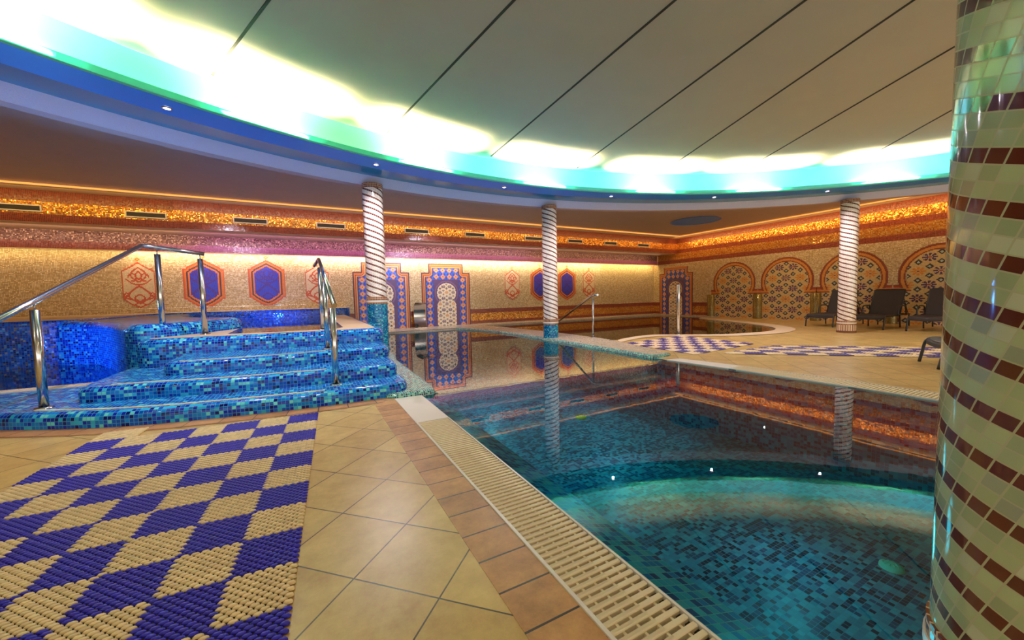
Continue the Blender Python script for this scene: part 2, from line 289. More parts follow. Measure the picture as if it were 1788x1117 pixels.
# ------------------------------------------------------------------ mesh helpers
class MB:
    def __init__(s): s.v = []; s.f = []; s.uv = []; s.m = []; s.c = []; s.sm = []
    def face(s, pts, uvs=None, mat=0, col=None, smooth=False):
        b = len(s.v); s.v += [tuple(p) for p in pts]; s.f.append(list(range(b, b + len(pts))))
        s.uv.append(uvs if uvs is not None else [(p[0], p[1]) for p in pts]); s.m.append(mat); s.c.append(col); s.sm.append(smooth)
    def grid(s, P, UV=None, mat=0, smooth=True, wrap=False):
        """P[i][j] points, quads between neighbours"""
        b = len(s.v); n, k = len(P), len(P[0])
        for row in P: s.v += [tuple(p) for p in row]
        for i in range(n - (0 if wrap else 1)):
            i2 = (i + 1) % n
            for j in range(k - 1):
                s.f.append([b + i * k + j, b + i2 * k + j, b + i2 * k + j + 1, b + i * k + j + 1])
                if UV: s.uv.append([UV[i][j], UV[i + 1][j] if wrap else UV[i2][j], UV[i + 1][j + 1] if wrap else UV[i2][j + 1], UV[i][j + 1]])
                else: s.uv.append([(0, 0)] * 4)
                s.m.append(mat); s.c.append(None); s.sm.append(smooth)
    def box(s, a, b, mat=0, uvscale=True):
        x0, y0, z0 = a; x1, y1, z1 = b
        P = lambda *q: q
        s.face([P(x0, y0, z1), P(x1, y0, z1), P(x1, y1, z1), P(x0, y1, z1)], [(x0, y0), (x1, y0), (x1, y1), (x0, y1)], mat)
        s.face([P(x0, y1, z0), P(x1, y1, z0), P(x1, y0, z0), P(x0, y0, z0)], [(x0, y1), (x1, y1), (x1, y0), (x0, y0)], mat)
        s.face([P(x0, y0, z0), P(x1, y0, z0), P(x1, y0, z1), P(x0, y0, z1)], [(x0, z0), (x1, z0), (x1, z1), (x0, z1)], mat)
        s.face([P(x1, y1, z0), P(x0, y1, z0), P(x0, y1, z1), P(x1, y1, z1)], [(x1, z0), (x0, z0), (x0, z1), (x1, z1)], mat)
        s.face([P(x0, y1, z0), P(x0, y0, z0), P(x0, y0, z1), P(x0, y1, z1)], [(y1, z0), (y0, z0), (y0, z1), (y1, z1)], mat)
        s.face([P(x1, y0, z0), P(x1, y1, z0), P(x1, y1, z1), P(x1, y0, z1)], [(y0, z0), (y1, z0), (y1, z1), (y0, z1)], mat)
    def poly(s, outer, z, holes=(), mat=0, flip=False, off=(0, 0)):
        loops = [[Vector((p[0], p[1], 0)) for p in outer]] + [[Vector((p[0], p[1], 0)) for p in h] for h in holes]
        flat = [p for l in loops for p in l]; b = len(s.v)
        s.v += [(p.x, p.y, z) for p in flat]
        for tri in tessellate_polygon(loops):
            a, c, d = [flat[i] for i in tri]
            up = (c - a).cross(d - a).z > 0
            t = list(tri) if up != flip else list(tri)[::-1]
            s.f.append([b + i for i in t]); s.uv.append([(flat[i].x + off[0], flat[i].y + off[1]) for i in t]); s.m.append(mat); s.c.append(None); s.sm.append(False)
    def tube(s, path, r, n=12, mat=0, caps=True):
        path = [Vector(p) for p in path]; rings = []
        up = None
        for i, p in enumerate(path):
            d = ((path[min(i + 1, len(path) - 1)] - path[i]).normalized() + (path[i] - path[max(i - 1, 0)]).normalized()).normalized()
            if up is None:
                up = Vector((0, 0, 1)) if abs(d.z) < 0.9 else Vector((1, 0, 0))
            a = d.cross(up).normalized(); bb = a.cross(d).normalized(); up = bb
            rr = r[i] if isinstance(r, (list, tuple)) else r
            rings.append([p + (a * math.cos(t) + bb * math.sin(t)) * rr for t in [2 * PI * k / n for k in range(n)]])
        b = len(s.v)
        for q in rings: s.v += [tuple(x) for x in q]
        for i in range(len(rings) - 1):
            for k in range(n):
                k2 = (k + 1) % n
                s.f.append([b + i * n + k, b + i * n + k2, b + (i + 1) * n + k2, b + (i + 1) * n + k]); s.uv.append([(0, 0)] * 4); s.m.append(mat); s.c.append(None); s.sm.append(True)
        if caps:
            for i, rv in ((0, True), (len(rings) - 1, False)):
                idx = [b + i * n + k for k in range(n)]
                s.f.append(idx[::-1] if rv else idx); s.uv.append([(0, 0)] * n); s.m.append(mat); s.c.append(None); s.sm.append(False)
    def lathe(s, prof, c=(0, 0, 0), n=48, mat=0, smooth=True, uvr=None, a0=0, a1=360):
        """prof = [(r, z)...] revolved about the vertical through c"""
        P = []; U = []; t = [0]
        for i in range(1, len(prof)): t.append(t[-1] + math.hypot(prof[i][0] - prof[i - 1][0], prof[i][1] - prof[i - 1][1]))
        R0 = uvr or max(p[0] for p in prof)
        full = (a1 - a0) >= 360
        for i in range(n + 1):
            a = R(a0 + (a1 - a0) * i / n)
            P.append([(c[0] + p[0] * math.cos(a), c[1] + p[0] * math.sin(a), c[2] + p[1]) for p in prof]); U.append([(a * R0, tt) for tt in t])
        s.grid(P, U, mat, smooth)
    def build(s, name, mats, parent=None, loc=None, merge=True):
        me = bpy.data.meshes.new(name)
        V = np.array(s.v, float)
        if loc is not None: V = V - np.array(loc, float)
        me.from_pydata(V.tolist(), [], s.f)
        for m in (mats if isinstance(mats, (list, tuple)) else [mats]): me.materials.append(m)
        me.polygons.foreach_set('material_index', s.m); me.polygons.foreach_set('use_smooth', s.sm)
        ul = me.uv_layers.new(name='UVMap'); flat = [c for f in s.uv for uv in f for c in uv[:2]]
        ul.data.foreach_set('uv', flat)
        if any(c is not None for c in s.c):
            ca = me.color_attributes.new('Col', 'FLOAT_COLOR', 'CORNER'); cc = []
            for f, c in zip(s.f, s.c): cc += list((*(c or (0.5, 0.5, 0.5)), 1.0)) * len(f)
            ca.data.foreach_set('color', cc)
        me.update()
        o = bpy.data.objects.new(name, me); COL.objects.link(o)
        if loc is not None: o.location = loc
        if parent is not None:
            o.parent = parent
            if loc is not None: o.location = Vector(loc) - parent.location
            else: o.location = -parent.location
        return o

def tag(o, label=None, cat=None, group=None, kind=None):
    if label: o['label'] = label
    if cat: o['category'] = cat
    if group: o['group'] = group
    if kind: o['kind'] = kind
    return o
def struct(o): o['kind'] = 'structure'; return o
def empty(name, loc, label, cat, group=None, kind=None):
    o = bpy.data.objects.new(name, None); COL.objects.link(o); o.location = loc; o.empty_display_size = 0.1
    return tag(o, label, cat, group, kind)
def copy_tree(o, parent=None):
    c = o.copy(); COL.objects.link(c); c.parent = parent
    for ch in list(o.children): copy_tree(ch, c)
    return c
def catmull(pts, n=8, closed=False):
    pts = [np.array(p, float) for p in pts]; out = []
    m = len(pts)
    for i in range(m if closed else m - 1):
        p0 = pts[(i - 1) % m] if closed or i > 0 else 2 * pts[0] - pts[1]
        p1 = pts[i]; p2 = pts[(i + 1) % m]
        p3 = pts[(i + 2) % m] if closed or i < m - 2 else 2 * pts[-1] - pts[-2]
        for k in range(n):
            t = k / n
            out.append(0.5 * ((2 * p1) + (-p0 + p2) * t + (2 * p0 - 5 * p1 + 4 * p2 - p3) * t * t + (-p0 + 3 * p1 - 3 * p2 + p3) * t ** 3))
    if not closed: out.append(pts[-1])
    return [tuple(p) for p in out]
def normals(path, closed=False):
    """unit normals on the left-hand side of the path"""
    m = len(path); out = []
    for i in range(m):
        a = path[(i - 1) % m] if closed or i > 0 else path[i]; b = path[(i + 1) % m] if closed or i < m - 1 else path[i]
        dx, dy = b[0] - a[0], b[1] - a[1]; l = math.hypot(dx, dy) or 1
        out.append((-dy / l, dx / l))
    return out
def offset(path, d, closed=False):
    return [(p[0] + n[0] * d, p[1] + n[1] * d) for p, n in zip(path, normals(path, closed))]
def sweep(mb, path, prof, mat=0, closed=False, smooth=True, uoff=0.0):
    """prof = [(d, z)...]: d to the left of the path"""
    N = normals(path, closed); t = [0]
    for i in range(1, len(prof)): t.append(t[-1] + math.hypot(prof[i][0] - prof[i - 1][0], prof[i][1] - prof[i - 1][1]))
    P = []; U = []; s = uoff
    pp = list(path) + ([path[0]] if closed else []); NN = N + ([N[0]] if closed else [])
    for i, (p, n) in enumerate(zip(pp, NN)):
        if i: s += math.hypot(p[0] - pp[i - 1][0], p[1] - pp[i - 1][1])
        P.append([(p[0] + n[0] * d, p[1] + n[1] * d, z) for d, z in prof]); U.append([(s, tt) for tt in t])
    mb.grid(P, U, mat, smooth)
def round_prof(z0, z1, r=0.07, n=6, top=0.0, d0=0.0):
    pr = [(d0, z0)]
    k = max(2, int((z1 - r - z0) / 0.08))
    for i in range(1, k + 1): pr.append((d0, z0 + (z1 - r - z0) * i / k))
    for i in range(1, n + 1):
        a = PI / 2 * i / n; pr.append((d0 + r - r * math.cos(a), z1 - r + r * math.sin(a)))
    if top: pr.append((d0 + r + top, z1))
    return pr

# ------------------------------------------------------------------ floor with its pools
GX0, GX1 = 0.80, 1.10                  # gutter grate on the left side of the pool
POOL = [(1.10, 0.33), (1.10, 4.28), (1.30, 4.30), (1.36, 6.9), (1.46, 7.5), (1.46, 12.75), (4.70, 12.75)] + catmull([(4.70, 12.75), (5.10, 11.6), (5.26, 10.3)], 5)[1:] + \
       [(5.27, 8.3), (5.23, 6.0), (5.20, 4.56), (5.20, 4.30), (5.29, 3.2), (5.34, 2.17), (5.36, 1.25), (5.42, -1.2), (1.66, -1.2), (1.66, 0.33)]
KIDS = [(6.28, 7.0), (6.56, 6.86)] + catmull([(6.56, 6.86), (7.4, 7.10), (8.1, 7.10), (8.6, 6.70), (9.5, 6.07), (10.84, 5.80), (11.8, 6.02), (12.45, 6.5), (13.12, 7.4), (13.75, 8.6), (14.35, 9.8), (14.75, 10.55)], 5)[1:] + \
       [(15.45, 11.0), (15.50, 13.15), (5.9, 13.15), (6.28, 9.3)]
mb = MB()
GR = [(5.34, 2.17), (5.36, 1.25), (5.42, -1.2)]
floor_pool_hole = [(GX0, 0.33), (GX0, 4.28)] + POOL[1:13] + [(5.20, 4.30), (5.62, 3.2 + 1.1), (5.69, 2.32), (5.74, 1.32), (5.82, -1.2)] + [(1.66, -1.2), (1.66, 0.33)]
# (the hole keeps clear of the deck at both grates)
hole = [(GX0, 0.33), (GX0, 4.28), (1.30, 4.30), (1.36, 6.9), (1.46, 7.5), (1.46, 12.75), (4.70, 12.75)] + catmull([(4.70, 12.75), (5.10, 11.6), (5.26, 10.3)], 5)[1:] + \
       [(5.27, 8.3), (5.23, 6.0), (5.20, 4.56), (5.20, 4.30), (5.46, 4.25), (5.62, 3.3), (5.69, 2.32), (5.74, 1.32), (5.82, -1.2), (1.66, -1.2), (1.66, 0.33)]
mb.poly([(-9, -6), (16.0, -6), (16.0, 14.08), (-9, 14.08)], 0.0, [hole, KIDS])
struct(mb.build('floor', M_floor))

# gutter channels below the grates
mb = MB()
mb.box((0.83, 0.33, -0.16), (1.075, 4.28, -0.155)); mb.box((0.80, 0.33, -0.16), (0.81, 4.28, -0.001)); mb.box((1.068, 0.33, -0.16), (1.10, 4.28, -0.012))
RG_in = [(5.20, 4.30), (5.29, 3.2), (5.34, 2.17), (5.36, 1.25), (5.42, -1.2)]
RG_out = [(5.46, 4.25), (5.62, 3.3), (5.69, 2.32), (5.74, 1.32), (5.82, -1.2)]
mb.poly(RG_in + RG_out[::-1], -0.16)
mb.poly(RG_in + RG_out[::-1], -0.165, flip=True)
struct(mb.build('trim_1', M_dark))

# basin of the big pool: sloping lip, walls, floor
mb = MB()
PZ = -1.0
inner = POOL
c_left = [(1.10, 0.33), (1.10, 4.28)]
mb.face([(1.095, 0.30, -0.012), (1.355, 0.30, -0.10), (1.355, 4.30, -0.10), (1.095, 4.30, -0.012)], [(0, 0), (0.28, 0), (0.28, 4), (0, 4)], 1)
mb.face([(1.355, 0.30, -0.10), (1.355, 0.30, PZ), (1.355, 4.30, PZ), (1.355, 4.30, -0.10)], [(0, 0), (0.75, 0), (0.75, 4), (0, 4)], 0)
pts = POOL + [POOL[0]]
for i in range(len(POOL)):
    a, b = pts[i], pts[i + 1]; l = math.hypot(b[0] - a[0], b[1] - a[1])
    mb.face([(a[0], a[1], -0.001), (b[0], b[1], -0.001), (b[0], b[1], PZ), (a[0], a[1], PZ)], [(0, 0), (l, 0), (l, 1), (0, 1)], 0)
mb.poly(POOL, PZ, mat=0)
struct(mb.build('pool_basin', [M_pool, M_lip]))
mb = MB(); mb.poly(POOL, -0.008)
tag(mb.build('pool_water', M_water), 'clear teal water filling the large pool and mirroring the hall', 'water', kind='stuff')

# shallow pool at the far right
mb = MB(); KZ = -0.45
pts = KIDS + [KIDS[0]]
for i in range(len(KIDS)):
    a, b = pts[i], pts[i + 1]; l = math.hypot(b[0] - a[0], b[1] - a[1])
    mb.face([(a[0], a[1], -0.001), (b[0], b[1], -0.001), (b[0], b[1], KZ), (a[0], a[1], KZ)], [(0, 0), (l, 0), (l, 1), (0, 1)], 0)
mb.poly(KIDS, KZ)
M_kid = mosaic('brown_grey_basin_mosaic', 0.03, [(2, lin(120, 100, 80)), (2, lin(96, 84, 72)), (1, lin(140, 120, 96))], lin(110, 96, 80), 0.4)
struct(mb.build('shallow_pool_basin', M_kid))
mb = MB(); mb.poly(KIDS, -0.008)
tag(mb.build('shallow_pool_water', M_waterk), 'still brownish water of the round-ended shallow pool at the far right', 'water', kind='stuff')

# ------------------------------------------------------------------ grates, borders, copings
def grate(path_in, path_out, name, label, n, zt=0.004, teeth=True):
    """slats run from path_in to path_out"""
    def at(path, t):
        L_ = [0]
        for i in range(1, len(path)): L_.append(L_[-1] + math.dist(path[i], path[i - 1]))
        d = t * L_[-1]
        for i in range(1, len(path)):
            if d <= L_[i] + 1e-9:
                k = (d - L_[i - 1]) / (L_[i] - L_[i - 1]); return np.array([path[i - 1][0] + (path[i][0] - path[i - 1][0]) * k, path[i - 1][1] + (path[i][1] - path[i - 1][1]) * k])
        return np.array(path[-1])
    t0 = empty(name, (*at(path_in, 0.5), 0), label, 'drain grate')
    mb = MB(); ml = MB()
    for i in range(n):
        a0, a1 = at(path_in, (i + 0.20) / n), at(path_in, (i + 0.80) / n); b0, b1 = at(path_out, (i + 0.20) / n), at(path_out, (i + 0.80) / n)
        A0, A1 = a0 + (b0 - a0) * 0.06, a1 + (b1 - a1) * 0.06; B0, B1 = a0 + (b0 - a0) * 0.955, a1 + (b1 - a1) * 0.955
        top = [A0, A1, B1, B0]; zb = zt - 0.022
        # rounded bar: flat top with chamfered shoulders
        def lerp(p, q, k): return p + (q - p) * k
        m0, m1 = lerp(A0, A1, 0.14), lerp(A0, A1, 0.86); n0, n1 = lerp(B0, B1, 0.14), lerp(B0, B1, 0.86)
        fq = lambda q, z: (q[0], q[1], z)
        mb.face([fq(m0, zt), fq(n0, zt), fq(n1, zt), fq(m1, zt)])
        mb.face([fq(A0, zt - 0.004), fq(B0, zt - 0.004), fq(n0, zt), fq(m0, zt)]); mb.face([fq(m1, zt), fq(n1, zt), fq(B1, zt - 0.004), fq(A1, zt - 0.004)])
        mb.face([fq(A0, zb), fq(B0, zb), fq(B0, zt - 0.004), fq(A0, zt - 0.004)]); mb.face([fq(B1, zb), fq(A1, zb), fq(A1, zt - 0.004), fq(B1, zt - 0.004)])
        mb.face([fq(A1, zb), fq(A0, zb), fq(A0, zt - 0.004), fq(A1, zt - 0.004)]); mb.face([fq(B0, zb), fq(B1, zb), fq(B1, zt - 0.004), fq(B0, zt - 0.004)])
        if teeth:       # fine anti-slip ribs on the outer half of every bar
            for q in range(36):
                k0 = 0.02 + 0.60 * q / 36; k1 = k0 + 0.009
                c = [lerp(m0, n0, k0), lerp(m0, n0, k1), lerp(m1, n1, k1), lerp(m1, n1, k0)]
                if a0[1] < 2.6:
                    c = [lerp(c[0], c[3], 0.12), lerp(c[1], c[2], 0.12), lerp(c[1], c[2], 0.62), lerp(c[0], c[3], 0.62)]
                    mb.face([fq(x, zt + 0.0018) for x in c]); mb.face([fq(c[0], zt), fq(c[1], zt), fq(c[1], zt + 0.0018), fq(c[0], zt + 0.0018)])
                    mb.face([fq(c[3], zt), fq(c[0], zt), fq(c[0], zt + 0.0018), fq(c[3], zt + 0.0018)])
    mb.build('slats', M_ivory, t0)
    # cross webs below the slats, and the two edge rails
    for k in (0.2, 0.4, 0.6, 0.8):
        a = at(path_in, 0); b = at(path_in, 1)
        P = [at(path_in, i / 12) + (at(path_out, i / 12) - at(path_in, i / 12)) * k for i in range(13)]
        sweep(ml, [tuple(p) for p in P], [(-0.005, zt - 0.03), (-0.005, zt - 0.006), (0.005, zt - 0.006), (0.005, zt - 0.03)], smooth=False)
    ml.build('cross_webs', M_ivory, t0)
    for k0, k1 in ((0.0, 0.05), (0.965, 1.0)):
        mf = MB()
        P0 = [at(path_in, i / 16) * (1 - k0) + at(path_out, i / 16) * k0 for i in range(17)]; P1 = [at(path_in, i / 16) * (1 - k1) + at(path_out, i / 16) * k1 for i in range(17)]
        for i in range(16):
            q = [P0[i], P0[i + 1], P1[i + 1], P1[i]]
            mf.face([(x[0], x[1], zt + 0.003) for x in q])
            mf.face([(P0[i][0], P0[i][1], -0.03), (P0[i + 1][0], P0[i + 1][1], -0.03), (P0[i + 1][0], P0[i + 1][1], zt + 0.003), (P0[i][0], P0[i][1], zt + 0.003)])
            mf.face([(P1[i + 1][0], P1[i + 1][1], -0.03), (P1[i][0], P1[i][1], -0.03), (P1[i][0], P1[i][1], zt + 0.003), (P1[i + 1][0], P1[i + 1][1], zt + 0.003)])
        tag(mf.build('edge_rail', M_ivoryw, t0), 'pale edge rail')
    return t0
grate([(GX0, 3.32), (GX0, 0.34)], [(GX1, 3.32), (GX1, 0.34)], 'gutter_grate', 'cream slatted gutter grate along the near edge of the large pool', 84)
grate([(5.62, 3.3), (5.69, 2.32), (5.74, 1.32), (5.80, -1.0)], [(5.285, 3.3), (5.34, 2.17), (5.36, 1.25), (5.40, -1.0)], 'gutter_grate', 'cream slatted gutter grate along the far edge of the large pool', 118, teeth=False)
mb = MB(); mb.box((0.80, 3.325, -0.03), (1.10, 4.275, 0.006)); mb.build('x', M_ivoryw)
o = bpy.data.objects['x']; o.name = 'gutter_cover'; tag(o, 'smooth white cover slab between gutter grate and teal ledge', 'cover slab')
mb = MB(); mb.poly([(5.192, 4.30), (5.276, 3.305), (5.62, 3.305), (5.46, 4.25)], 0.006); mb.poly([(5.192, 4.30), (5.276, 3.305), (5.62, 3.305), (5.46, 4.25)], -0.03, flip=True)
for a, b in zip([(5.192, 4.30), (5.276, 3.305), (5.62, 3.305), (5.46, 4.25)], [(5.276, 3.305), (5.62, 3.305), (5.46, 4.25), (5.192, 4.30)]):
    mb.face([(*a, -0.03), (*b, -0.03), (*b, 0.006), (*a, 0.006)])
tag(mb.build('gutter_cover', M_ivoryw), 'white stone slab where the far grate meets the teal divider', 'cover slab')

# brown border row beside the left grate
mb = MB(); mb.box((0.575, -2.0, -0.02), (0.797, 4.36, 0.002))
struct(mb.build('trim_3', M_bord))

# steps outline, used by the border row too
S1F = catmull([(-4.6, 6.35), (-3.6, 5.95), (-2.95, 5.50), (-2.49, 5.17), (-2.01, 4.90), (-1.58, 4.70), (-1.16, 4.58), (-0.72, 4.50), (-0.24, 4.43), (0.29, 4.39), (0.76, 4.40)], 6) + \
      catmull([(0.76, 4.40), (0.92, 4.44), (1.00, 4.56), (1.03, 4.75)], 5)[1:] + [(1.03, 9.0)]
front = S1F[:S1F.index(S1F[-1]) - 12]
mb = MB()
fp = [p for p in S1F if p[0] < 0.70 and p[1] < 7]
sweep(mb, fp, [(-0.20, 0.003), (0.02, 0.003)], smooth=False)
struct(mb.build('trim_4', M_bord2))

# ------------------------------------------------------------------ the mosaic steps
steps = empty('mosaic_steps', (-0.5, 4.45, 0), 'curved blue glass-mosaic steps rising to the raised whirlpool', 'steps')
def step(path, z0, z1, back, strip_rng, r=0.07):
    mb = MB(); sweep(mb, path, round_prof(z0, z1, r), uoff=z0 * 3)
    ins = offset(path, r)
    mb.poly(ins + back, z1)
    o = mb.build('step', M_blue, steps)
    ms = MB(); a, b = strip_rng
    sp = [p for p in offset(path, r + 0.035) if a <= p[0] <= b and p[1] < path[-1][1] - 0.6]
    if len(sp) > 3:
        sweep(ms, sp, [(0, z1 - 0.002), (0, z1 + 0.006), (0.022, z1 + 0.006), (0.022, z1 - 0.002)], smooth=False)
        s_ = ms.build('nosing_strip', M_strip, o); s_.location = (0, 0, 0)
        tag(s_, 'cream nosing strip'); tag(o)
    return o
step(S1F, 0.0, 0.145, [(-2.0, 9.0), (-2.0, 6.42), (-7.5, 6.42), (-7.5, 7.4)], (-2.35, 0.15))
S2F = catmull([(-2.10, 6.7), (-2.10, 5.65), (-2.05, 5.36), (-1.90, 5.27)], 5) + catmull([(-1.90, 5.27), (-1.5, 5.19), (-1.2, 5.10), (-0.88, 5.02), (-0.25, 4.93), (0.24, 4.89), (0.80, 4.88)], 6)[1:] + \
      catmull([(0.80, 4.88), (0.93, 4.93), (0.99, 5.06), (1.01, 5.25)], 4)[1:] + [(1.01, 9.0)]
step(S2F, 0.14, 0.29, [(-2.03, 9.0)], (-1.85, 0.22))
S3F = catmull([(-1.52, 6.7), (-1.52, 6.0), (-1.48, 5.72), (-1.34, 5.60)], 5) + catmull([(-1.34, 5.60), (-0.94, 5.56), (-0.26, 5.52), (0.29, 5.56), (0.80, 5.56)], 6)[1:] + \
      catmull([(0.80, 5.56), (0.96, 5.62), (1.02, 5.76), (1.04, 5.95)], 4)[1:] + [(1.04, 9.0)]
step(S3F, 0.28, 0.435, [(-1.45, 9.0)], (-1.35, 0.20))
S4F = catmull([(-2.02, 6.9), (-1.98, 6.66), (-1.84, 6.52)], 4) + catmull([(-1.84, 6.52), (-1.12, 6.44), (-0.3, 6.36), (0.34, 6.32), (0.82, 6.30)], 6)[1:] + \
      catmull([(0.82, 6.30), (1.00, 6.36), (1.08, 6.52), (1.10, 6.75)], 4)[1:] + [(1.12, 9.0), (1.16, 13.2)]
WP = catmull([(-1.05, 6.86), (-0.3, 6.74), (0.30, 6.80), (0.52, 7.0)], 5) + [(0.55, 12.95), (-2.6, 12.95), (-2.25, 10.0), (-1.4, 8.9), (-1.08, 8.4)]
mb = MB()
sweep(mb, S4F, round_prof(0.13, 0.65, 0.11, 8, top=0.03))
o4 = mb.build('step', M_blue, steps)
mc = MB(); ins = offset(S4F, 0.13)
mc.poly(ins + [(-2.7, 13.2)], 0.651, [WP])
tag(mc.build('platform_coping', M_cope, steps), 'beige stone coping around the whirlpool')
mi = MB(); pts = WP + [WP[0]]
for i in range(len(WP)):
    a, b = pts[i], pts[i + 1]; l = math.hypot(b[0] - a[0], b[1] - a[1])
    mi.face([(a[0], a[1], 0.651), (b[0], b[1], 0.651), (b[0], b[1], 0.15), (a[0], a[1], 0.15)], [(0, 0), (l, 0), (l, .5), (0, .5)])
mi.poly(WP, 0.15)
mi.build('whirlpool_basin', M_blue2, steps)
mb = MB(); mb.poly(WP, 0.622)
tag(mb.build('whirlpool_water', M_waterb), 'blue water in the raised whirlpool at the top of the steps', 'water', kind='stuff')

# rounded mosaic wall between whirlpool and lower blue basin; terrace wall behind both
RW = catmull([(-3.75, 9.30), (-3.30, 9.12), (-2.85, 8.40), (-2.42, 7.50), (-2.14, 6.95), (-1.92, 6.84), (-1.70, 7.00), (-1.38, 7.50), (-1.10, 8.10), (-1.06, 8.40), (-1.25, 8.75), (-1.9, 9.6), (-2.4, 11.0), (-2.7, 13.0)], 6)
mb = MB(); sweep(mb, RW, round_prof(0.05, 0.84, 0.12, 8))
mb.poly(offset(RW, 0.12) + [(-3.7, 13.0), (-3.7, 9.45)], 0.84)
tag(mb.build('whirlpool_wall', M_blue), 'rounded blue mosaic wall curling round the left side of the whirlpool', 'mosaic wall')
mb = MB()
TW = [(-8.98, 9.25), (-4.3, 9.25), (-3.72, 9.32), (-3.60, 9.9), (-3.55, 13.02), (-1.5, 13.04), (0.6, 13.04), (0.98, 13.06), (1.14, 13.14), (1.20, 13.34), (1.20, 14.06)]
TWs = [(-8.98, 9.25), (-4.3, 9.25)] + catmull([(-4.3, 9.25), (-3.72, 9.32), (-3.58, 9.9), (-3.55, 11.0), (-3.45, 12.7), (-3.1, 13.0), (-1.5, 13.04), (0.6, 13.04), (0.98, 13.06), (1.14, 13.14), (1.20, 13.34), (1.20, 14.06)], 5)[1:]
sweep(mb, TWs, round_prof(0.0, 0.875, 0.04, 4), 0)
sweep(mb, offset(TWs, 0.04), [(0, 0.875), (0.05, 0.875)], 1, smooth=False)
mb.poly(offset(TWs, 0.09) + [(-8.98, 14.06)], 0.876, mat=1)
tag(mb.build('raised_terrace', [M_blue2, M_cope]), 'blue mosaic terrace wall with beige top below the back wall', 'terrace')
mb = MB(); LP = [(-9, 6.62), (-2.1, 6.62), (-2.14, 6.95), (-2.42, 7.5), (-2.85, 8.4), (-3.3, 9.12), (-3.75, 9.3), (-9, 9.3)]
mb.poly(LP, 0.02)
mb.face([(-9, 6.62, 0.02), (-2.1, 6.62, 0.02), (-2.1, 6.62, 0.15), (-9, 6.62, 0.15)])
struct(mb.build('lower_pool_basin', M_blue2))
mb = MB(); mb.poly(LP, 0.11)
tag(mb.build('lower_pool_water', M_waterb), 'dark blue water of the basin left of the steps', 'water', kind='stuff')
grate([(-6.5, 6.42), (-2.15, 6.42)], [(-6.5, 6.62), (-2.15, 6.62)], 'gutter_grate', 'short cream slatted grate along the lower blue basin at the left', 96, zt=0.152, teeth=False)
mb = MB(); mb.box((-9, 6.42, 0.10), (-2.0, 6.62, 0.12)); struct(mb.build('trim_2', M_dark))

# teal ledge between steps and pool
mb = MB()
LE = catmull([(0.72, 4.50), (0.74, 4.36), (0.84, 4.29), (1.0, 4.275), (1.18, 4.27), (1.27, 4.31), (1.30, 4.5)], 5) + [(1.33, 5.5), (1.36, 6.9), (1.46, 7.5), (1.47, 12.70)]
sweep(mb, LE, round_prof(-0.30, 0.045, 0.045, 5))
mb.poly(offset(LE, 0.045) + [(1.17, 12.70), (1.05, 7.0), (1.05, 4.75), (0.98, 4.54)], 0.045)
tag(mb.build('poolside_ledge', M_teal), 'low teal mosaic ledge between the steps and the large pool', 'ledge')

# divider between the two pools
DV = [(4.40, 13.1)] + catmull([(4.55, 12.8), (5.0, 11.6), (5.22, 10.3), (5.25, 9.0), (5.24, 8.3), (5.20, 6.8), (5.17, 5.4), (5.14, 4.72)], 5) + catmull([(5.14, 4.72), (5.16, 4.58), (5.26, 4.52), (5.5, 4.52)], 3)[1:] + [(5.62, 4.56), (6.10, 6.1), (6.29, 7.0), (6.33, 8.2), (6.32, 9.3), (5.95, 13.1)]
mb = MB()
DVr = DV
sweep(mb, DVr, [(0.0, -0.5), (0.0, -0.02), (0.012, 0.03), (0.05, 0.05)], 0)
mb.poly(offset(DVr, 0.05), 0.05, mat=1)
tag(mb.build('pool_divider', [M_teal, M_divtop]), 'low mosaic divider slab running diagonally between the two pools', 'divider')

# back ledge along the wall and rim of the shallow pool
mb = MB(); BL = [(1.50, 12.72), (4.6, 12.72), (4.72, 13.2), (15.55, 13.2), (15.55, 11.0), (15.65, 10.6), (15.85, 10.5), (15.98, 10.55), (15.98, 14.06), (1.50, 14.06)]
sweep(mb, BL[:8], [(0, -0.3), (0, 0.02), (0.03, 0.045)], 0, smooth=False)
mb.poly(BL, 0.046, mat=0)
tag(mb.build('back_ledge', M_divtop), 'low grey mosaic ledge along the foot of the back wall', 'ledge')
RINGI = [(6.44, 6.74), (6.56, 6.84)] + catmull([(6.56, 6.86), (7.4, 7.10), (8.1, 7.10), (8.6, 6.70), (9.5, 6.07), (10.84, 5.80), (11.8, 6.02), (12.45, 6.5), (13.12, 7.4), (13.75, 8.6), (14.35, 9.8), (14.75, 10.55)], 5)[1:]
RINGO = catmull([(6.26, 6.46), (7.3, 6.78), (8.0, 6.72), (8.42, 6.42), (9.33, 5.66), (10.75, 5.34), (12.0, 5.60), (12.85, 6.25), (13.55, 7.2), (14.15, 8.4), (14.72, 9.6), (15.1, 10.65)], 5)
mb = MB(); mb.poly(RINGO + RINGI[::-1], 0.012)
sweep(mb, RINGI[::-1], [(0, -0.1), (0, 0.012)], 0, smooth=False)
M_ringc = plain('pale_coping_stone', (0.86, 0.66, 0.40), 0.35, bump=0.1, bscale=40, var=0.06)
tag(mb.build('pool_coping', M_ringc), 'pale curved coping round the near side of the shallow pool', 'coping')

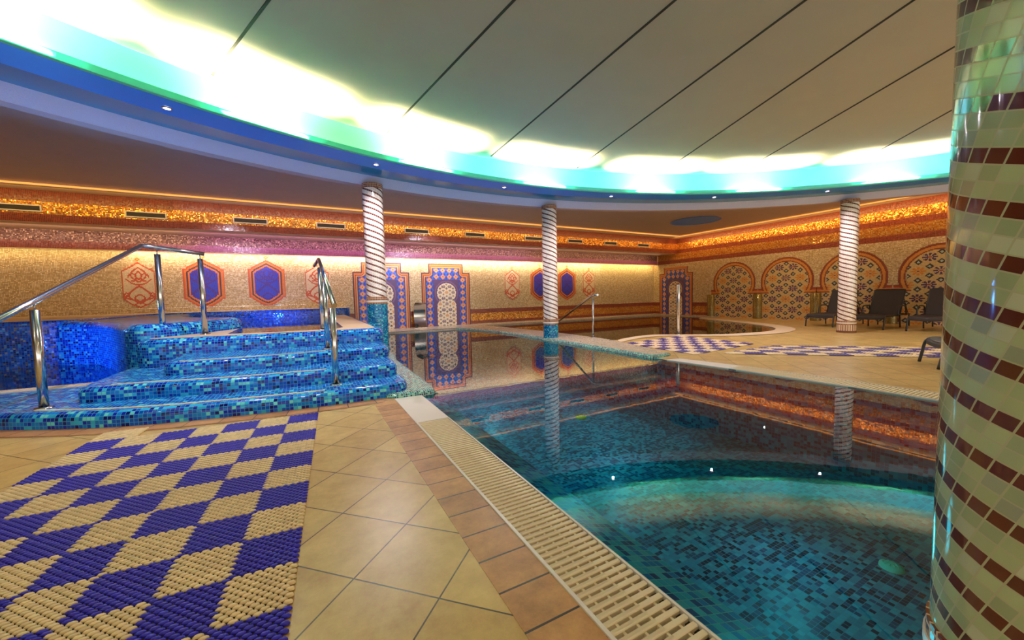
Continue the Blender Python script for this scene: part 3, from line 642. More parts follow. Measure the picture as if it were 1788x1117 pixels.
# ------------------------------------------------------------------ walls
def strips(mb, a, b, bands, flip=False):
    """vertical wall strip set from plan point a to b; bands = [(z0, z1, matindex)]"""
    l = math.dist(a, b)
    for z0, z1, m in bands:
        mb.face([(*a, z0), (*b, z0), (*b, z1), (*a, z1)], [(0, z0), (l, z0), (l, z1), (0, z1)], m)
WM = [M_cream, M_brown, M_gold, M_dull, M_plum, M_soff]
low = [(0.0, 0.064, 0), (0.064, 0.18, 1), (0.18, 0.476, 2), (0.476, 0.644, 1)]
mb = MB(); strips(mb, (-9, 14.08), (16.0, 14.08), low + [(0.644, 2.60, 0)])
struct(mb.build('wall_back', WM))
mb = MB(); strips(mb, (16.0, 14.08), (16.0, -6), low + [(0.644, 2.548, 0), (2.548, 2.73, 1), (2.73, 3.03, 2), (3.03, 3.20, 1), (3.20, 3.50, 2), (3.50, 3.72, 1)])
struct(mb.build('wall_right', WM))
mb = MB(); strips(mb, (-9, -6), (-9, 14.08), [(0, 2.6, 0), (2.6, 3.72, 3)]); struct(mb.build('wall_left', WM))
# upper band box with the wash light under it, and the bulkhead that carries the vents
mb = MB()
strips(mb, (-9, 13.83), (-3.5, 13.83), [(2.56, 2.75, 1), (2.75, 3.04, 3)]); strips(mb, (-3.5, 13.83), (7.0, 13.83), [(2.56, 2.75, 4), (2.75, 3.04, 3)]); strips(mb, (7.0, 13.83), (15.99, 13.83), [(2.56, 2.75, 4), (2.75, 3.04, 3)])
mb.face([(-9, 13.83, 2.56), (-9, 14.08, 2.56), (16, 14.08, 2.56), (16, 13.83, 2.56)], mat=5)
struct(mb.build('trim_6', WM))
bulk = empty('ventilation_bulkhead', (3.5, 12.9, 3.02), 'long gold and red-brown mosaic bulkhead with air vents above the back wall', 'bulkhead'); bulk['kind'] = 'structure'
mb = MB(); bb = [(3.02, 3.20, 1), (3.20, 3.47, 2), (3.47, 3.72, 1)]
strips(mb, (-9, 12.66), (-2.86, 12.66), bb); strips(mb, (-2.86, 12.66), (-2.86, 12.60), bb); strips(mb, (-2.86, 12.60), (6.2, 12.60), bb); strips(mb, (6.2, 12.60), (6.2, 12.66), bb); strips(mb, (6.2, 12.66), (16, 12.66), bb)
mb.face([(-9, 12.66, 3.02), (-9, 14.08, 3.02), (16, 14.08, 3.02), (16, 12.66, 3.02)], mat=5)
mb.face([(-2.86, 12.60, 3.02), (-2.86, 12.66, 3.02), (6.2, 12.66, 3.02), (6.2, 12.60, 3.02)], mat=5)
o = mb.build('bulkhead_shell', WM, bulk)

# ------------------------------------------------------------------ ceiling
mb = MB(); n = 128
mb.poly([(pol(a, 10.78)[0], pol(a, 10.78)[1]) for a in [360 * i / n for i in range(n)]], 4.0, flip=True)
struct(mb.build('ceiling', M_ceil))
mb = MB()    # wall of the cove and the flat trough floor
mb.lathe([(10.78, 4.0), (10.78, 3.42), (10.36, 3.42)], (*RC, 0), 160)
struct(mb.build('cove_wall', plain('lamp_tinted_cove_paint', (0.40, 0.80, 0.82), 0.6)))  # turquoise cast of the coloured cove lamps put into the wall colour
mb = MB(); mb.poly([(-9, -14.4), (16, -14.4), (16, 14.08), (-9, 14.08)], 3.72, [[(pol(a, 11.86)[0], pol(a, 11.86)[1]) for a in [360 * i / n for i in range(n)]]], flip=True)
struct(mb.build('ceiling_outer', M_soff))
ring = empty('ceiling_ring', (RC[0], RC[1], 3.4), 'large round stepped ceiling ring in royal blue and lavender', 'ceiling ring'); ring['kind'] = 'structure'
mb = MB(); mb.lathe([(10.83, 3.46), (10.83, 3.40), (10.37, 3.40)], (*RC, 0), 160, smooth=False); mb.build('blue_soffit', M_blueu, ring)
mb = MB(); mb.lathe([(11.45, 3.46), (10.83, 3.46)], (*RC, 0), 160); mb.build('gloss_soffit', M_greyb, ring)
mb = MB(); mb.lathe([(11.68, 3.33), (11.45, 3.46)], (*RC, 0), 160); mb.build('lavender_fascia', M_purp, ring)
mb = MB(); mb.lathe([(11.86, 3.75), (11.86, 3.33), (11.68, 3.33)], (*RC, 0), 160, smooth=False); mb.build('outer_beam', M_pink, ring)
mb = MB(); mb.lathe([(10.37, 3.40), (10.36, 3.495), (10.39, 3.495), (10.40, 3.40)], (*RC, 0), 160, smooth=False)
mb.build('acrylic_lip', M_acr, ring)
# joints between the ceiling panels
seams = [((-0.03, 4.1), (-0.98, 6.35)), ((2.1, 2.3), (1.36, 7.10)), ((3.33, 1.6), (3.49, 7.36)), ((4.4, 1.4), (5.60, 7.20)), ((5.2, 0.8), (7.70, 6.60)), ((6.3, 0.4), (9.45, 5.70)), ((8.0, 0.7), (11.5, 4.30)), ((10.5, -0.4), (13.2, 1.4))]
for i, (a, b) in enumerate(seams):
    d = np.array(b, float) - np.array(a, float); d = d / np.hypot(*d); a2 = np.array(a) - d * 3.0; b2 = np.array(b, float)
    while math.dist(b2, RC) > 10.7: b2 = b2 - d * 0.05
    pn = np.array([-d[1], d[0]]) * 0.014
    mb = MB(); q = [a2 - pn, b2 - pn, b2 + pn, a2 + pn]
    mb.face([(x[0], x[1], 3.994) for x in q][::-1])
    for k in range(4):
        mb.face([(*q[k], 3.994), (*q[(k + 1) % 4], 3.994), (*q[(k + 1) % 4], 4.0), (*q[k], 4.0)])
    struct(mb.build('trim_%d' % (7 + i), M_seam))
# cornice rails with their amber light strips
mb = MB()
mb.box((-9, 11.84, 3.645), (15.2, 11.90, 3.72)); mb.box((15.14, 1.0, 3.645), (15.2, 11.9, 3.72)); mb.box((15.14, -6, 3.645), (15.2, 1.0, 3.72))
c1 = empty('cornice', (0, 11.87, 3.68), 'slim ceiling cornice with an amber light strip before the bulkhead', 'cornice'); c1['kind'] = 'structure'
mb.build('moulding', M_soff, c1)
mb = MB(); mb.box((-9, 11.825, 3.655), (15.2, 11.838, 3.69)); mb.box((15.125, -6, 3.655), (15.138, 11.82, 3.69)); mb.build('light_strip', M_led, c1)
# round blue recess in the low ceiling
mb = MB(); mb.lathe([(0.80, 3.719), (0.80, 3.70), (0.84, 3.70)], (12.6, 9.2, 0), 48); mb.lathe([(0.80, 3.708), (0.001, 3.708)], (12.6, 9.2, 0), 48)
tag(mb.build('ceiling_disc', M_blueu), 'round blue recessed panel in the dark ceiling beyond the ring', 'ceiling panel')

# ------------------------------------------------------------------ air vents
VX = [(-5.85, -5.15), (-3.77, -3.00), (-1.63, -0.85), (0.35, 1.13), (2.89, 3.68), (4.97, 5.73), (7.42, 8.25), (9.43, 10.19), (11.37, 12.09), (13.34, 14.07)]
VW = ['leftmost of the air vents, cut by the left edge of the photo', 'second air vent from the left in the gold band', 'third air vent from the left, just right of the bulkhead step',
      'fourth air vent from the left, left of the white spiral column', 'air vent just right of the left spiral column', 'air vent in the gold band midway between the two far columns',
      'air vent immediately left of the middle spiral column', 'air vent just right of the middle spiral column', 'second air vent from the room corner in the orange band', 'air vent nearest the room corner in the orange band']
def vent(x0, x1, yf, label):
    w_, h_ = x1 - x0, 0.15; c = ((x0 + x1) / 2, yf, 3.315)
    e = empty('air_vent', c, 'framed ' + label, 'air vent', 'air vents along the bulkhead')
    mb = MB(); t_ = 0.025
    for a, b in (((-w_/2, -0.02, -h_/2), (w_/2, 0, -h_/2 + t_)), ((-w_/2, -0.02, h_/2 - t_), (w_/2, 0, h_/2)), ((-w_/2, -0.02, -h_/2 + t_), (-w_/2 + t_, 0, h_/2 - t_)), ((w_/2 - t_, -0.02, -h_/2 + t_), (w_/2, 0, h_/2 - t_))):
        mb.box([c[k] + a[k] for k in range(3)], [c[k] + b[k] for k in range(3)])
    mb.build('frame', M_vent, e)
    mb = MB(); mb.box((x0 + t_, yf - 0.004, 3.315 - h_/2 + t_), (x1 - t_, yf - 0.001, 3.315 + h_/2 - t_))
    for k in range(4):
        z = 3.315 - h_/2 + t_ + 0.012 + k * 0.025; mb.box((x0 + t_, yf - 0.014, z), (x1 - t_, yf - 0.004, z + 0.006))
    tag(mb.build('grille', plain('dark_grille', (0.03, 0.02, 0.015), 0.5), e), 'dark grille')
for (x0, x1), l in zip(VX, VW):
    vent(x0, x1, 12.60 if -2.86 < x0 < 6.2 else 12.66, l)

# ------------------------------------------------------------------ picture mosaics
def seg_d(px, pz, pts, closed=True):
    """distance of grid points to a polyline, and inside test for closed ones"""
    P = np.array(pts, float); Q = np.roll(P, -1, 0) if closed else P[1:]; P0 = P if closed else P[:-1]
    d = np.full(px.shape, 9.0); ins = np.zeros(px.shape, bool)
    for (x0, z0), (x1, z1) in zip(P0, Q):
        dx, dz = x1 - x0, z1 - z0; l2 = dx * dx + dz * dz or 1e-9
        t = np.clip(((px - x0) * dx + (pz - z0) * dz) / l2, 0, 1)
        d = np.minimum(d, np.hypot(px - x0 - t * dx, pz - z0 - t * dz))
        if closed:
            c = ((z0 > pz) != (z1 > pz)) & (px < (x1 - x0) * (pz - z0) / ((z1 - z0) or 1e-9) + x0); ins ^= c
    return d, ins
C_or, C_red, C_pl, C_cr = lin(226, 120, 40), lin(206, 84, 44), lin(70, 36, 60), lin(226, 204, 164)
C_bl, C_vi, C_lb, C_gp = lin(0, 50, 195), lin(52, 20, 150), lin(0, 128, 218), lin(88, 62, 116)
def scroll():
    """half of an arabesque: curves in unit coordinates x 0..1 (half width), z -1..1"""
    t = np.linspace(0, 1, 20)
    cv = []
    cv.append([(0.02 + 0.50 * math.sin(a * PI) , -0.05 - 0.62 * a) for a in t])                     # lower heart side
    cv.append([(0.52 - 0.30 * a + 0.22 * math.sin(a * 2 * PI), -0.36 - 0.34 * a) for a in t])       # inner curl
    cv.append([(0.0 + 0.62 * a, -0.02 - 0.42 * a ** 1.4) for a in t])                               # crossing arm down
    cv.append([(0.0 + 0.60 * a, 0.02 + 0.22 * a ** 2) for a in t])                                  # arm up
    cv.append([(0.36 * math.sin(a * PI), 0.12 + 0.55 * a) for a in t])                              # upper drop
    cv.append([(0.16 * math.sin(a * PI), 0.22 + 0.30 * a) for a in t])
    cv.append([(0.30 + 0.18 * math.cos(a * 5), 0.30 + 0.14 * math.sin(a * 5)) for a in t])          # bud spiral
    cv.append([(0.60 - 0.12 * math.cos(a * 4.4), -0.42 + 0.14 * math.sin(a * 4.4)) for a in t])
    cv.append([(0.24 * math.sin(a * PI), -0.34 - 0.26 * a) for a in t])
    return cv
SCR = scroll()
def medallion_fn(w_, h_, big):
    hw = w_ / 2
    z0, z1 = 0.0, h_
    sh, sb = h_ * 0.80, h_ * 0.20
    if big:
        half = [(hw, sb), (hw, sh), (hw * 0.84, sh + 0.01 * h_), (hw * 0.74, sh + 0.05 * h_), (0, h_)]
        bot = [(hw * 0.84, sb - 0.01 * h_), (hw * 0.74, sb - 0.05 * h_), (hw * 0.36, h_ * 0.055), (0, 0)]
    else:
        half = [(hw, sb), (hw, sh), (hw * 0.45, h_ * 0.90), (0.0, h_)]; bot = [(hw * 0.55, h_ * 0.08), (0, 0)]
    right = bot[::-1] + half
    outl = right + [(-x, z) for x, z in right[::-1][1:-1]]
    def fn(x, z):
        d, ins = seg_d(x, z, outl)
        col = np.zeros(x.shape + (3,)); m = ins.copy()
        zz = (z - h_ * 0.49) / (h_ * 0.58); xx = np.abs(x) / (hw * (1.25 if not big else 1.05)); ds = np.full(x.shape, 9.0)
        for c in SCR:
            dd, _ = seg_d(xx * hw, zz * h_ * 0.4, [(a * hw, b * h_ * 0.4) for a, b in c], False); ds = np.minimum(ds, dd)
        if big:
            col[:] = C_bl; col[ds < 0.02] = C_vi
            k = (x * 7 + z * 3).astype(int) % 3 == 0
            col[ins & (d < 0.17)] = C_or; col[ins & (d < 0.125)] = C_pl; col[ins & (d < 0.085)] = C_or; col[ins & (d < 0.04)] = C_red
        else:
            col[:] = C_cr; col[ds < 0.013] = C_red; col[ins & (d < 0.035)] = C_red
        return col, m
    return fn
def finial(x, z, cz, s):
    return np.abs(np.abs(x) + np.abs(z - cz) - s) < 0.016
def dia(x, z, cx, cz, s): return np.abs(x - cx) + np.abs(z - cz) < s
def lattice(x, z, px, pz, sx, sz=None):
    """cream ground with eight-petalled flowers and eyed diamonds on a centred lattice"""
    sz = sz or sx
    col = np.zeros(x.shape + (3,)); col[:] = lin(216, 188, 128)
    ci = np.round(x / px).astype(int)
    for dc in (-1, 1, 0):
        c = ci + dc; ux = x - c * px
        off = np.where(c % 2 == 0, 0.0, pz / 2)
        k = np.round((z - off) / pz); uz = z - off - k * pz
        fx, fz = ux / sx, uz / sz; rr = np.hypot(fx, fz); th = np.arctan2(fz, fx)
        star = (rr < 1.0) & (rr > 0.34) & (np.cos(8 * th) > -0.25 - 0.5 * (1 - rr))
        kk = k + (c % 2 != 0) * 0.5
        isor = ((c % 2 != 0) & (np.abs(c) == 3)) | ((np.abs(c) == 2) & (k % 2 == 0)) | ((c == 0) & (k % 2 != 0))
        col[star & isor] = lin(224, 140, 36); col[star & ~isor] = lin(58, 36, 100)
        col[(rr < 0.24) & ~isor] = lin(160, 60, 70); col[(rr < 0.24) & isor] = lin(150, 80, 40)
        for sg in (-1, 1):
            o3 = off + sg * pz / 3; k2 = np.round((z - o3) / pz); gz = z - o3 - k2 * pz
            dd = np.abs(ux) / (sx * 0.57) + np.abs(gz) / (sz * 0.68)
            col[dd < 1.0] = lin(40, 40, 52); col[dd < 0.42] = lin(186, 208, 184)
    return col
def portal_fn(x, z):
    outl = [(0.96, -0.2), (0.96, 2.06), (0.68, 2.06), (0.68, 2.40), (-0.68, 2.40), (-0.68, 2.06), (-0.96, 2.06), (-0.96, -0.2)]
    d, ins = seg_d(x, z, outl); col = np.zeros(x.shape + (3,)); col[:] = C_bl
    # blue ground with light-blue lattice and orange diamonds
    g = (np.abs(((x * 2 + z) / 0.235) % 1 - 0.5) < 0.12) | (np.abs(((x * 2 - z) / 0.235) % 1 - 0.5) < 0.12); col[g] = C_lb
    for cx in (-0.66, 0.66):
        k = np.round((z - 0.08) / 0.245); zz = z - 0.08 - k * 0.245; m = (z < 1.95)
        dd = np.abs(x - cx) + np.abs(zz)
        col[(dd < 0.115) & m] = lin(226, 138, 92); col[(dd < 0.07) & m] = lin(236, 176, 120); col[(dd < 0.03) & m] = lin(150, 50, 60)
    for rz in (1.92, 2.16):
        for cx in (-0.39, -0.13, 0.13, 0.39):
            dd = np.abs(x - cx) + np.abs(z - rz)
            col[dd < 0.115] = lin(226, 138, 92); col[dd < 0.07] = lin(236, 176, 120); col[dd < 0.03] = lin(150, 50, 60)
    fr = (np.abs(x) < 0.53) & (z < 1.80); col[fr] = C_gp
    rr = np.hypot(x, z - 1.30)
    col[fr & (np.abs(rr - 0.45) < 0.02)] = lin(130, 90, 140)
    key = (rr < 0.38) | ((np.abs(x) < 0.39) & (z < 0.84)) | ((np.abs(x) < 0.39 - (z - 0.84) * 0.60) & (z >= 0.84) & (z < 1.1))
    lat = lattice(x, z, 0.13, 0.44, 0.082, 0.062)
    lat[np.all(lat == np.array(lin(216, 188, 128)), -1)] = lin(246, 226, 192)
    col[key] = lat[key]
    col[d < 0.175] = C_pl; col[d < 0.15] = lin(226, 150, 96); col[d < 0.105] = C_pl; col[d < 0.085] = C_or; col[d < 0.035] = C_pl
    return col, ins
def arch_fn(x, z):
    rr = np.hypot(x, z - 1.45); col = lattice(x, z + 0.02, 0.235, 0.80, 0.165, 0.125); ok = np.zeros(x.shape, bool)
    up = z > 1.0
    low = ~up & (np.abs(x) < 0.835); ok |= low
    imp = up & (z < 1.20) & (np.abs(x) <= 1.0) & (rr > 0.74)
    col[imp] = C_red; col[imp & (z > 1.045) & (z < 1.10)] = lin(214, 140, 50); col[imp & (z >= 1.15)] = lin(140, 58, 32); col[imp & (z <= 1.045)] = lin(140, 58, 32)
    ok |= imp
    b = up & (rr < 0.91) & (rr >= 0.74) & (z > 1.1)
    col[b] = lin(140, 58, 32); col[b & (rr < 0.85) & (rr > 0.775)] = lin(220, 146, 52); ok |= b
    i = up & (rr < 0.74) & (np.abs(x) < 0.70); ok |= i; j = i & (z < 1.10) & (np.abs(x) > 0.64); col[j] = lin(140, 58, 32)
    return col, ok
def panel(name, fn, xr, zr, tl, origin, axis, label, cat, group=None, th=0.008, mat=M_pix):
    """axis 'x': panel on the back wall facing -y; 'y': on the right wall facing -x"""
    nx = int(round((xr[1] - xr[0]) / tl)); nz = int(round((zr[1] - zr[0]) / tl))
    X = xr[0] + (np.arange(nx) + 0.5) * tl; Z = zr[0] + (np.arange(nz) + 0.5) * tl
    gx, gz = np.meshgrid(X, Z, indexing='ij'); col, ok = fn(gx, gz)
    mb = MB(); ox, oy, oz = origin
    def P(u, v, d): return (ox + u, oy - d, oz + v) if axis == 'x' else (ox - d, oy - u, oz + v)
    okp = np.pad(ok, 1)
    for i in range(nx):
        u0, u1 = xr[0] + i * tl, xr[0] + (i + 1) * tl
        for j in range(nz):
            if not ok[i, j]: continue
            v0, v1 = zr[0] + j * tl, zr[0] + (j + 1) * tl; c = tuple(col[i, j])
            uv = [(i * TL, j * TL), ((i + 1) * TL, j * TL), ((i + 1) * TL, (j + 1) * TL), (i * TL, (j + 1) * TL)]
            mb.face([P(u0, v0, th), P(u1, v0, th), P(u1, v1, th), P(u0, v1, th)], uv, 0, c)
            mid = [((i + .5) * TL, (j + .5) * TL)] * 4
            if not okp[i, j + 1]: mb.face([P(u0, v0, 0), P(u0, v0, th), P(u0, v1, th), P(u0, v1, 0)], mid, 0, c)
            if not okp[i + 2, j + 1]: mb.face([P(u1, v0, th), P(u1, v0, 0), P(u1, v1, 0), P(u1, v1, th)], mid, 0, c)
            if not okp[i + 1, j]: mb.face([P(u0, v0, 0), P(u1, v0, 0), P(u1, v0, th), P(u0, v0, th)], mid, 0, c)
            if not okp[i + 1, j + 2]: mb.face([P(u0, v1, th), P(u1, v1, th), P(u1, v1, 0), P(u0, v1, 0)], mid, 0, c)
    o = mb.build(name, mat, loc=origin); tag(o, label, cat, group); return o
def with_finial(fn, h_, w_):
    def g(x, z):
        col, ok = fn(x, z)
        f = finial(x, z, h_ + 0.07, 0.045) | (np.abs(np.abs(x) - w_ * 0.40) + np.abs(z - h_ * 0.86) < 0.02)
        f = f & ~ok; col[f] = lin(214, 120, 30); return col, ok | f
    return g
WB = 14.079
small = with_finial(medallion_fn(0.70, 1.26, False), 1.26, 0.70)
big = with_finial(medallion_fn(0.98, 1.44, True), 1.44, 0.98)
G1 = 'medallions on the back wall'
for x, f, w_, z, l in [(-4.03, small, 0.70, 1.02, 'cream medallion with red scroll outline, behind the left handrail'), (-2.61, big, 0.98, 0.95, 'blue pointed medallion with orange border crossed by a handrail post'),
                       (-1.06, big, 0.98, 0.97, 'bright blue pointed medallion with orange border, right of the left handrail'), (0.33, small, 0.70, 1.02, 'cream medallion with red scrollwork partly behind the middle handrail'),
                       (7.60, small, 0.72, 0.98, 'red scroll medallion left of the middle spiral column'), (8.98, big, 0.98, 0.90, 'blue medallion half hidden by the middle spiral column'),
                       (10.42, big, 0.98, 0.90, 'blue-violet medallion just right of the middle spiral column'), (11.68, small, 0.72, 1.00, 'orange scroll medallion nearest the corner, above the pool handrail')]:
    panel('wall_medallion', f, (-0.56, 0.56), (-0.02, 1.60), 0.02, (x, WB, z), 'x', l, 'medallion', G1)
panel('mosaic_doorway', portal_fn, (-0.98, 0.98), (0.048, 2.42), 0.02, (2.37, WB, 0.0), 'x', 'blue and orange mosaic doorway motif behind the left spiral column', 'wall mosaic')
panel('mosaic_doorway', portal_fn, (-0.98, 0.98), (0.048, 2.42), 0.02, (4.73, WB, 0.0), 'x', 'blue and orange mosaic doorway motif right of the steel water spout', 'wall mosaic')
panel('mosaic_doorway', portal_fn, (-0.98, 0.98), (0.048, 2.36), 0.02, (15.999, 12.74, 0.0), 'y', 'mosaic doorway motif on the arch wall beside the room corner', 'wall mosaic')
for y, l in [(9.85, 'keyhole arch mosaic farthest from the camera, nearest the corner'), (7.83, 'second keyhole arch mosaic from the corner, left of the right spiral column'),
             (5.85, 'keyhole arch mosaic partly hidden by the right spiral column'), (3.82, 'keyhole arch mosaic behind the rightmost loungers, cut by the near column')]:
    panel('mosaic_arch', arch_fn, (-1.02, 1.02), (0.0, 2.40), 0.02, (15.999, y, 0.0), 'y', l, 'wall mosaic', 'keyhole arch mosaics on the right wall')
for y, l in [(10.85, 'gold pilaster left of the first keyhole arch'), (8.84, 'gold pilaster between the first and second keyhole arches'), (6.85, 'gold pilaster between the second and third arches, behind the left lounger'),
             (4.86, 'gold pilaster between the third and fourth arches, behind the middle lounger')]:
    mb = MB(); mb.lathe([(0.165, 0.0), (0.165, 0.98), (0.14, 1.0), (0.0, 1.0)], (15.999, y, 0), 20, a0=90, a1=270)
    o = mb.build('pilaster', M_olive); tag(o, 'short half-round ' + l, 'pilaster', 'pilasters of the arch wall')

# ------------------------------------------------------------------ columns
CL = 4 * 3 * COLH     # lead of the spiral, four starts
def column(c, r, z0, z1, label, mat, base, zc=None, rot=0.0, dz=0.0):
    e = empty('spiral_column', (c[0], c[1], z0), label, 'column', 'spiral mosaic columns')
    n = 48; circ = 29 * 0.04
    def helix(za, zb, mt, name, lab=None):
        mb = MB(); P = []; U = []; nz = 24
        for i in range(n + 1):
            a = 2 * PI * i / n
            P.append([(c[0] + r * math.cos(a + rot), c[1] + r * math.sin(a + rot), za + (zb - za) * k / nz) for k in range(nz + 1)])
            U.append([((i / n) * circ - 0.37 * (za + (zb - za) * k / nz), (za + (zb - za) * k / nz) + CL * i / n) for k in range(nz + 1)])
        mb.grid(P, U); o = mb.build(name, mt, e); return tag(o, lab)
    def band(za, zb, rr, mt, name, lab):
        mb = MB(); mb.lathe([(r, za), (rr, za), (rr, zb), (r, zb)], (c[0], c[1], 0), 48, smooth=False, uvr=r); return tag(mb.build(name, mt, e), lab)
    if base == 'wet':
        mb = MB(); mb.lathe([(r + 0.004, z0), (r + 0.004, zc - 0.045)], (c[0], c[1], 0), 48, uvr=r); tag(mb.build('column_foot', M_tealc, e), 'turquoise mosaic foot')
        band(zc - 0.045, zc - 0.005, r + 0.006, M_ring, 'collar', 'brown collar'); band(zc - 0.005, zc + 0.03, r + 0.012, M_ivoryw, 'collar', 'cream collar ring'); band(zc + 0.03, zc + 0.10, r + 0.006, M_ring, 'collar', 'brown collar')
        zs = zc + 0.10
    else:
        zp = z0 + dz
        band(z0, zp + 0.20, r + 0.012, M_base, 'plinth', 'striped plinth'); band(zp + 0.20, zp + 0.235, r + 0.006, M_ring, 'collar', 'brown collar')
        band(zp + 0.235, zp + 0.265, r + 0.010, M_ivoryw, 'collar', 'cream collar ring'); band(zp + 0.265, zp + 0.31, r + 0.006, M_ring, 'collar', 'brown collar'); zs = zp + 0.31
    helix(zs, z1 - 0.09, mat, 'shaft')
    band(z1 - 0.09, z1, r + 0.004, M_ring, 'capital_band', 'brown capital band')
    return e
column((1.227, 7.934), 0.19, 0.045, 3.335, 'white spiral-striped column at the top right of the steps, turquoise foot', M_col, 'wet', 1.06)
column((5.44, 8.06), 0.185, 0.04, 3.335, 'middle white spiral-striped column standing on the divider between the pools', M_col, 'wet', 0.42)
column((12.11, 4.51), 0.185, 0.0, 3.335, 'white spiral-striped column standing on the deck among the loungers', M_col, 'dry')
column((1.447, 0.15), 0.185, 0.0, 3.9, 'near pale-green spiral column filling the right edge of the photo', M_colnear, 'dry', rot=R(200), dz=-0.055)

# ------------------------------------------------------------------ woven mats
M_bead = None
def bead_mat():
    m, t, N, L, b = nt('mat_bead'); at = N.new('ShaderNodeAttribute'); at.attribute_name = 'Col'; L.new(at.outputs['Color'], b.inputs['Base Color']); b.inputs['Roughness'].default_value = 0.45; return m
M_bead = bead_mat()
M_matbase = plain('mat_backing', (0.012, 0.01, 0.012), 0.9)
CB, CCR = lin(34, 20, 165), lin(226, 200, 146)
def bead_mesh(cells, px, py, hx, hy, hz, frame):
    """cells = list of (x, y, colour); frame(x, y) -> world; beads are small rounded pillows"""
    base = []; lv = [(1.0, 0.0), (0.92, 0.55), (0.62, 0.93)]; k = 8
    for s_, h_ in lv:
        for i in range(k):
            a = 2 * PI * i / k; ca, sa = math.cos(a), math.sin(a)
            base.append((math.copysign(abs(ca) ** 0.7, ca) * s_ * hx, math.copysign(abs(sa) ** 0.7, sa) * s_ * hy, h_ * hz))
    base = np.array(base); fs = []
    for l in range(2):
        for i in range(k): fs.append([l * k + i, l * k + (i + 1) % k, (l + 1) * k + (i + 1) % k, (l + 1) * k + i])
    fs.append([2 * k + i for i in range(k)])
    return base, fs
def mat_obj(name, label, frame_o, ex, ey, cells, hx, hy, hz, z, group=None):
    base, fs = bead_mesh(None, 0, 0, hx, hy, hz, None)
    n = len(cells); C = np.array([(c[0], c[1]) for c in cells]); ex = np.array(ex); ey = np.array(ey)
    V = []; F = []; cols = []
    W = np.array(frame_o) + C[:, :1] * ex + C[:, 1:2] * ey
    bx = base[:, :1] * ex + base[:, 1:2] * ey
    V = (W[:, None, :] + bx[None]).reshape(-1, 2); Zs = np.tile(base[:, 2] + z, n)
    V3 = np.c_[V, Zs]; nb = len(base)
    lens = [len(f) for f in fs]
    for i in range(n):
        F += [[v + i * nb for v in f] for f in fs]
    e = empty(name, (*frame_o, 0), label, 'mat', group)
    me = bpy.data.meshes.new('beads'); me.from_pydata(V3.tolist(), [], F); me.materials.append(M_bead)
    me.polygons.foreach_set('use_smooth', [True] * len(me.polygons))
    ca = me.color_attributes.new('Col', 'FLOAT_COLOR', 'CORNER'); arr = []
    tot = sum(lens)
    jit = rng.uniform(0.86, 1.12, n)
    cc = np.array([c[2] for c in cells]) * jit[:, None]; cc = np.c_[cc, np.ones(n)]
    ca.data.foreach_set('color', np.repeat(cc, tot, axis=0).ravel()); me.update()
    o = bpy.data.objects.new('beads', me); COL.objects.link(o); o.parent = e; o.location = -e.location; o['kind'] = 'stuff'
    return e
# big mat beside the steps: 0.235 x 0.262 m checks, straight right edge
ang = math.atan2(0.15, 2.7); ey = np.array([math.sin(ang), math.cos(ang)]); ex = np.array([math.cos(ang), -math.sin(ang)])
fo = np.array([0.03, 4.15]); CW, CH = 0.2345, 0.2615; cells = []
px, py = CW / 6.5, CH / 15
ncols, nrows = 7, 20
for r_ in range(int(nrows * 15)):
    y = -(r_ + 0.5) * py
    for q in range(int(ncols * 6.5) + 2):
        x = -(q + 0.5 + (0.5 if r_ % 2 else 0)) * px + 0.5 * px
        cx, cy = int(-x / CW), int(-y / CH)
        if cx >= ncols: continue
        cells.append((x, y, CB if (cx + cy) % 2 == 0 else CCR))
for r_ in range(15):                 # one extra row of checks at the left end
    y = (r_ + 0.5) * py
    for q in range(int(1.25 * 6.5)):
        x = -(CW * 5.7) - (q + 0.5 + (0.5 if r_ % 2 else 0)) * px
        cells.append((x, y, CCR))
m_ = mat_obj('woven_mat', 'large blue and cream checked woven mat on the near tiles beside the steps', fo, ex, ey, cells, px * 0.475, py * 0.50, 0.012, 0.004)
mb = MB(); P2 = lambda x, y: tuple(fo + ex * x + ey * y)
a, b_, c_, d_ = P2(-0.012, -0.006), P2(-0.012, -nrows * CH), P2(-ncols * CW + 0.01, -nrows * CH), P2(-ncols * CW + 0.01, -0.006)
mb.face([(*a, 0.0075), (*d_, 0.0075), (*c_, 0.0075), (*b_, 0.0075)])
o = mb.build('backing', M_matbase, m_)
# the two mats on the far deck
def far_mat(label, o_, u, v, nu, nv, first, ymax=99):
    o_ = np.array(o_, float); u = np.array(u, float); v = np.array(v, float)
    lu, lv_ = np.hypot(*u), np.hypot(*v); exx, eyy = u / lu, v / lv_; cells = []
    qx, qy = 0.05, 0.036; cu, cv = lu / nu, lv_ / nv
    for j in range(int(lv_ / qy)):
        for i in range(int(lu / qx)):
            x = (i + 0.5 + (0.5 if j % 2 else 0)) * qx; y = (j + 0.5) * qy
            k = (int(x / cu) + int(y / cv) + first) % 2
            if o_[1] + exx[1] * x + eyy[1] * y > ymax: continue
            cells.append((x, y, lin(48, 10, 112) if k == 0 else lin(236, 206, 156)))
    e = mat_obj('woven_mat', label, o_, exx, eyy, cells, qx * 0.5, qy * 0.55, 0.010, 0.005)
    mb = MB(); pb = [tuple(o_), tuple(o_ + u), tuple(o_ + u + v), tuple(o_ + v)]
    if ymax < 50: pb[3] = tuple(o_ + v + u * ((o_ + v)[1] - ymax) / -u[1]); pb = [pb[0], pb[1], pb[2], pb[3], (o_[0] + 0.06, ymax)]
    mb.poly(pb, 0.0035); mb.build('backing', plain('mat_backing_tan', (0.5, 0.36, 0.22), 0.8), e)
far_mat('purple and cream checked mat beside the coping of the shallow pool', (5.97, 4.36), (2.22, 0.22), (0.22, 1.90), 8, 8, 1)
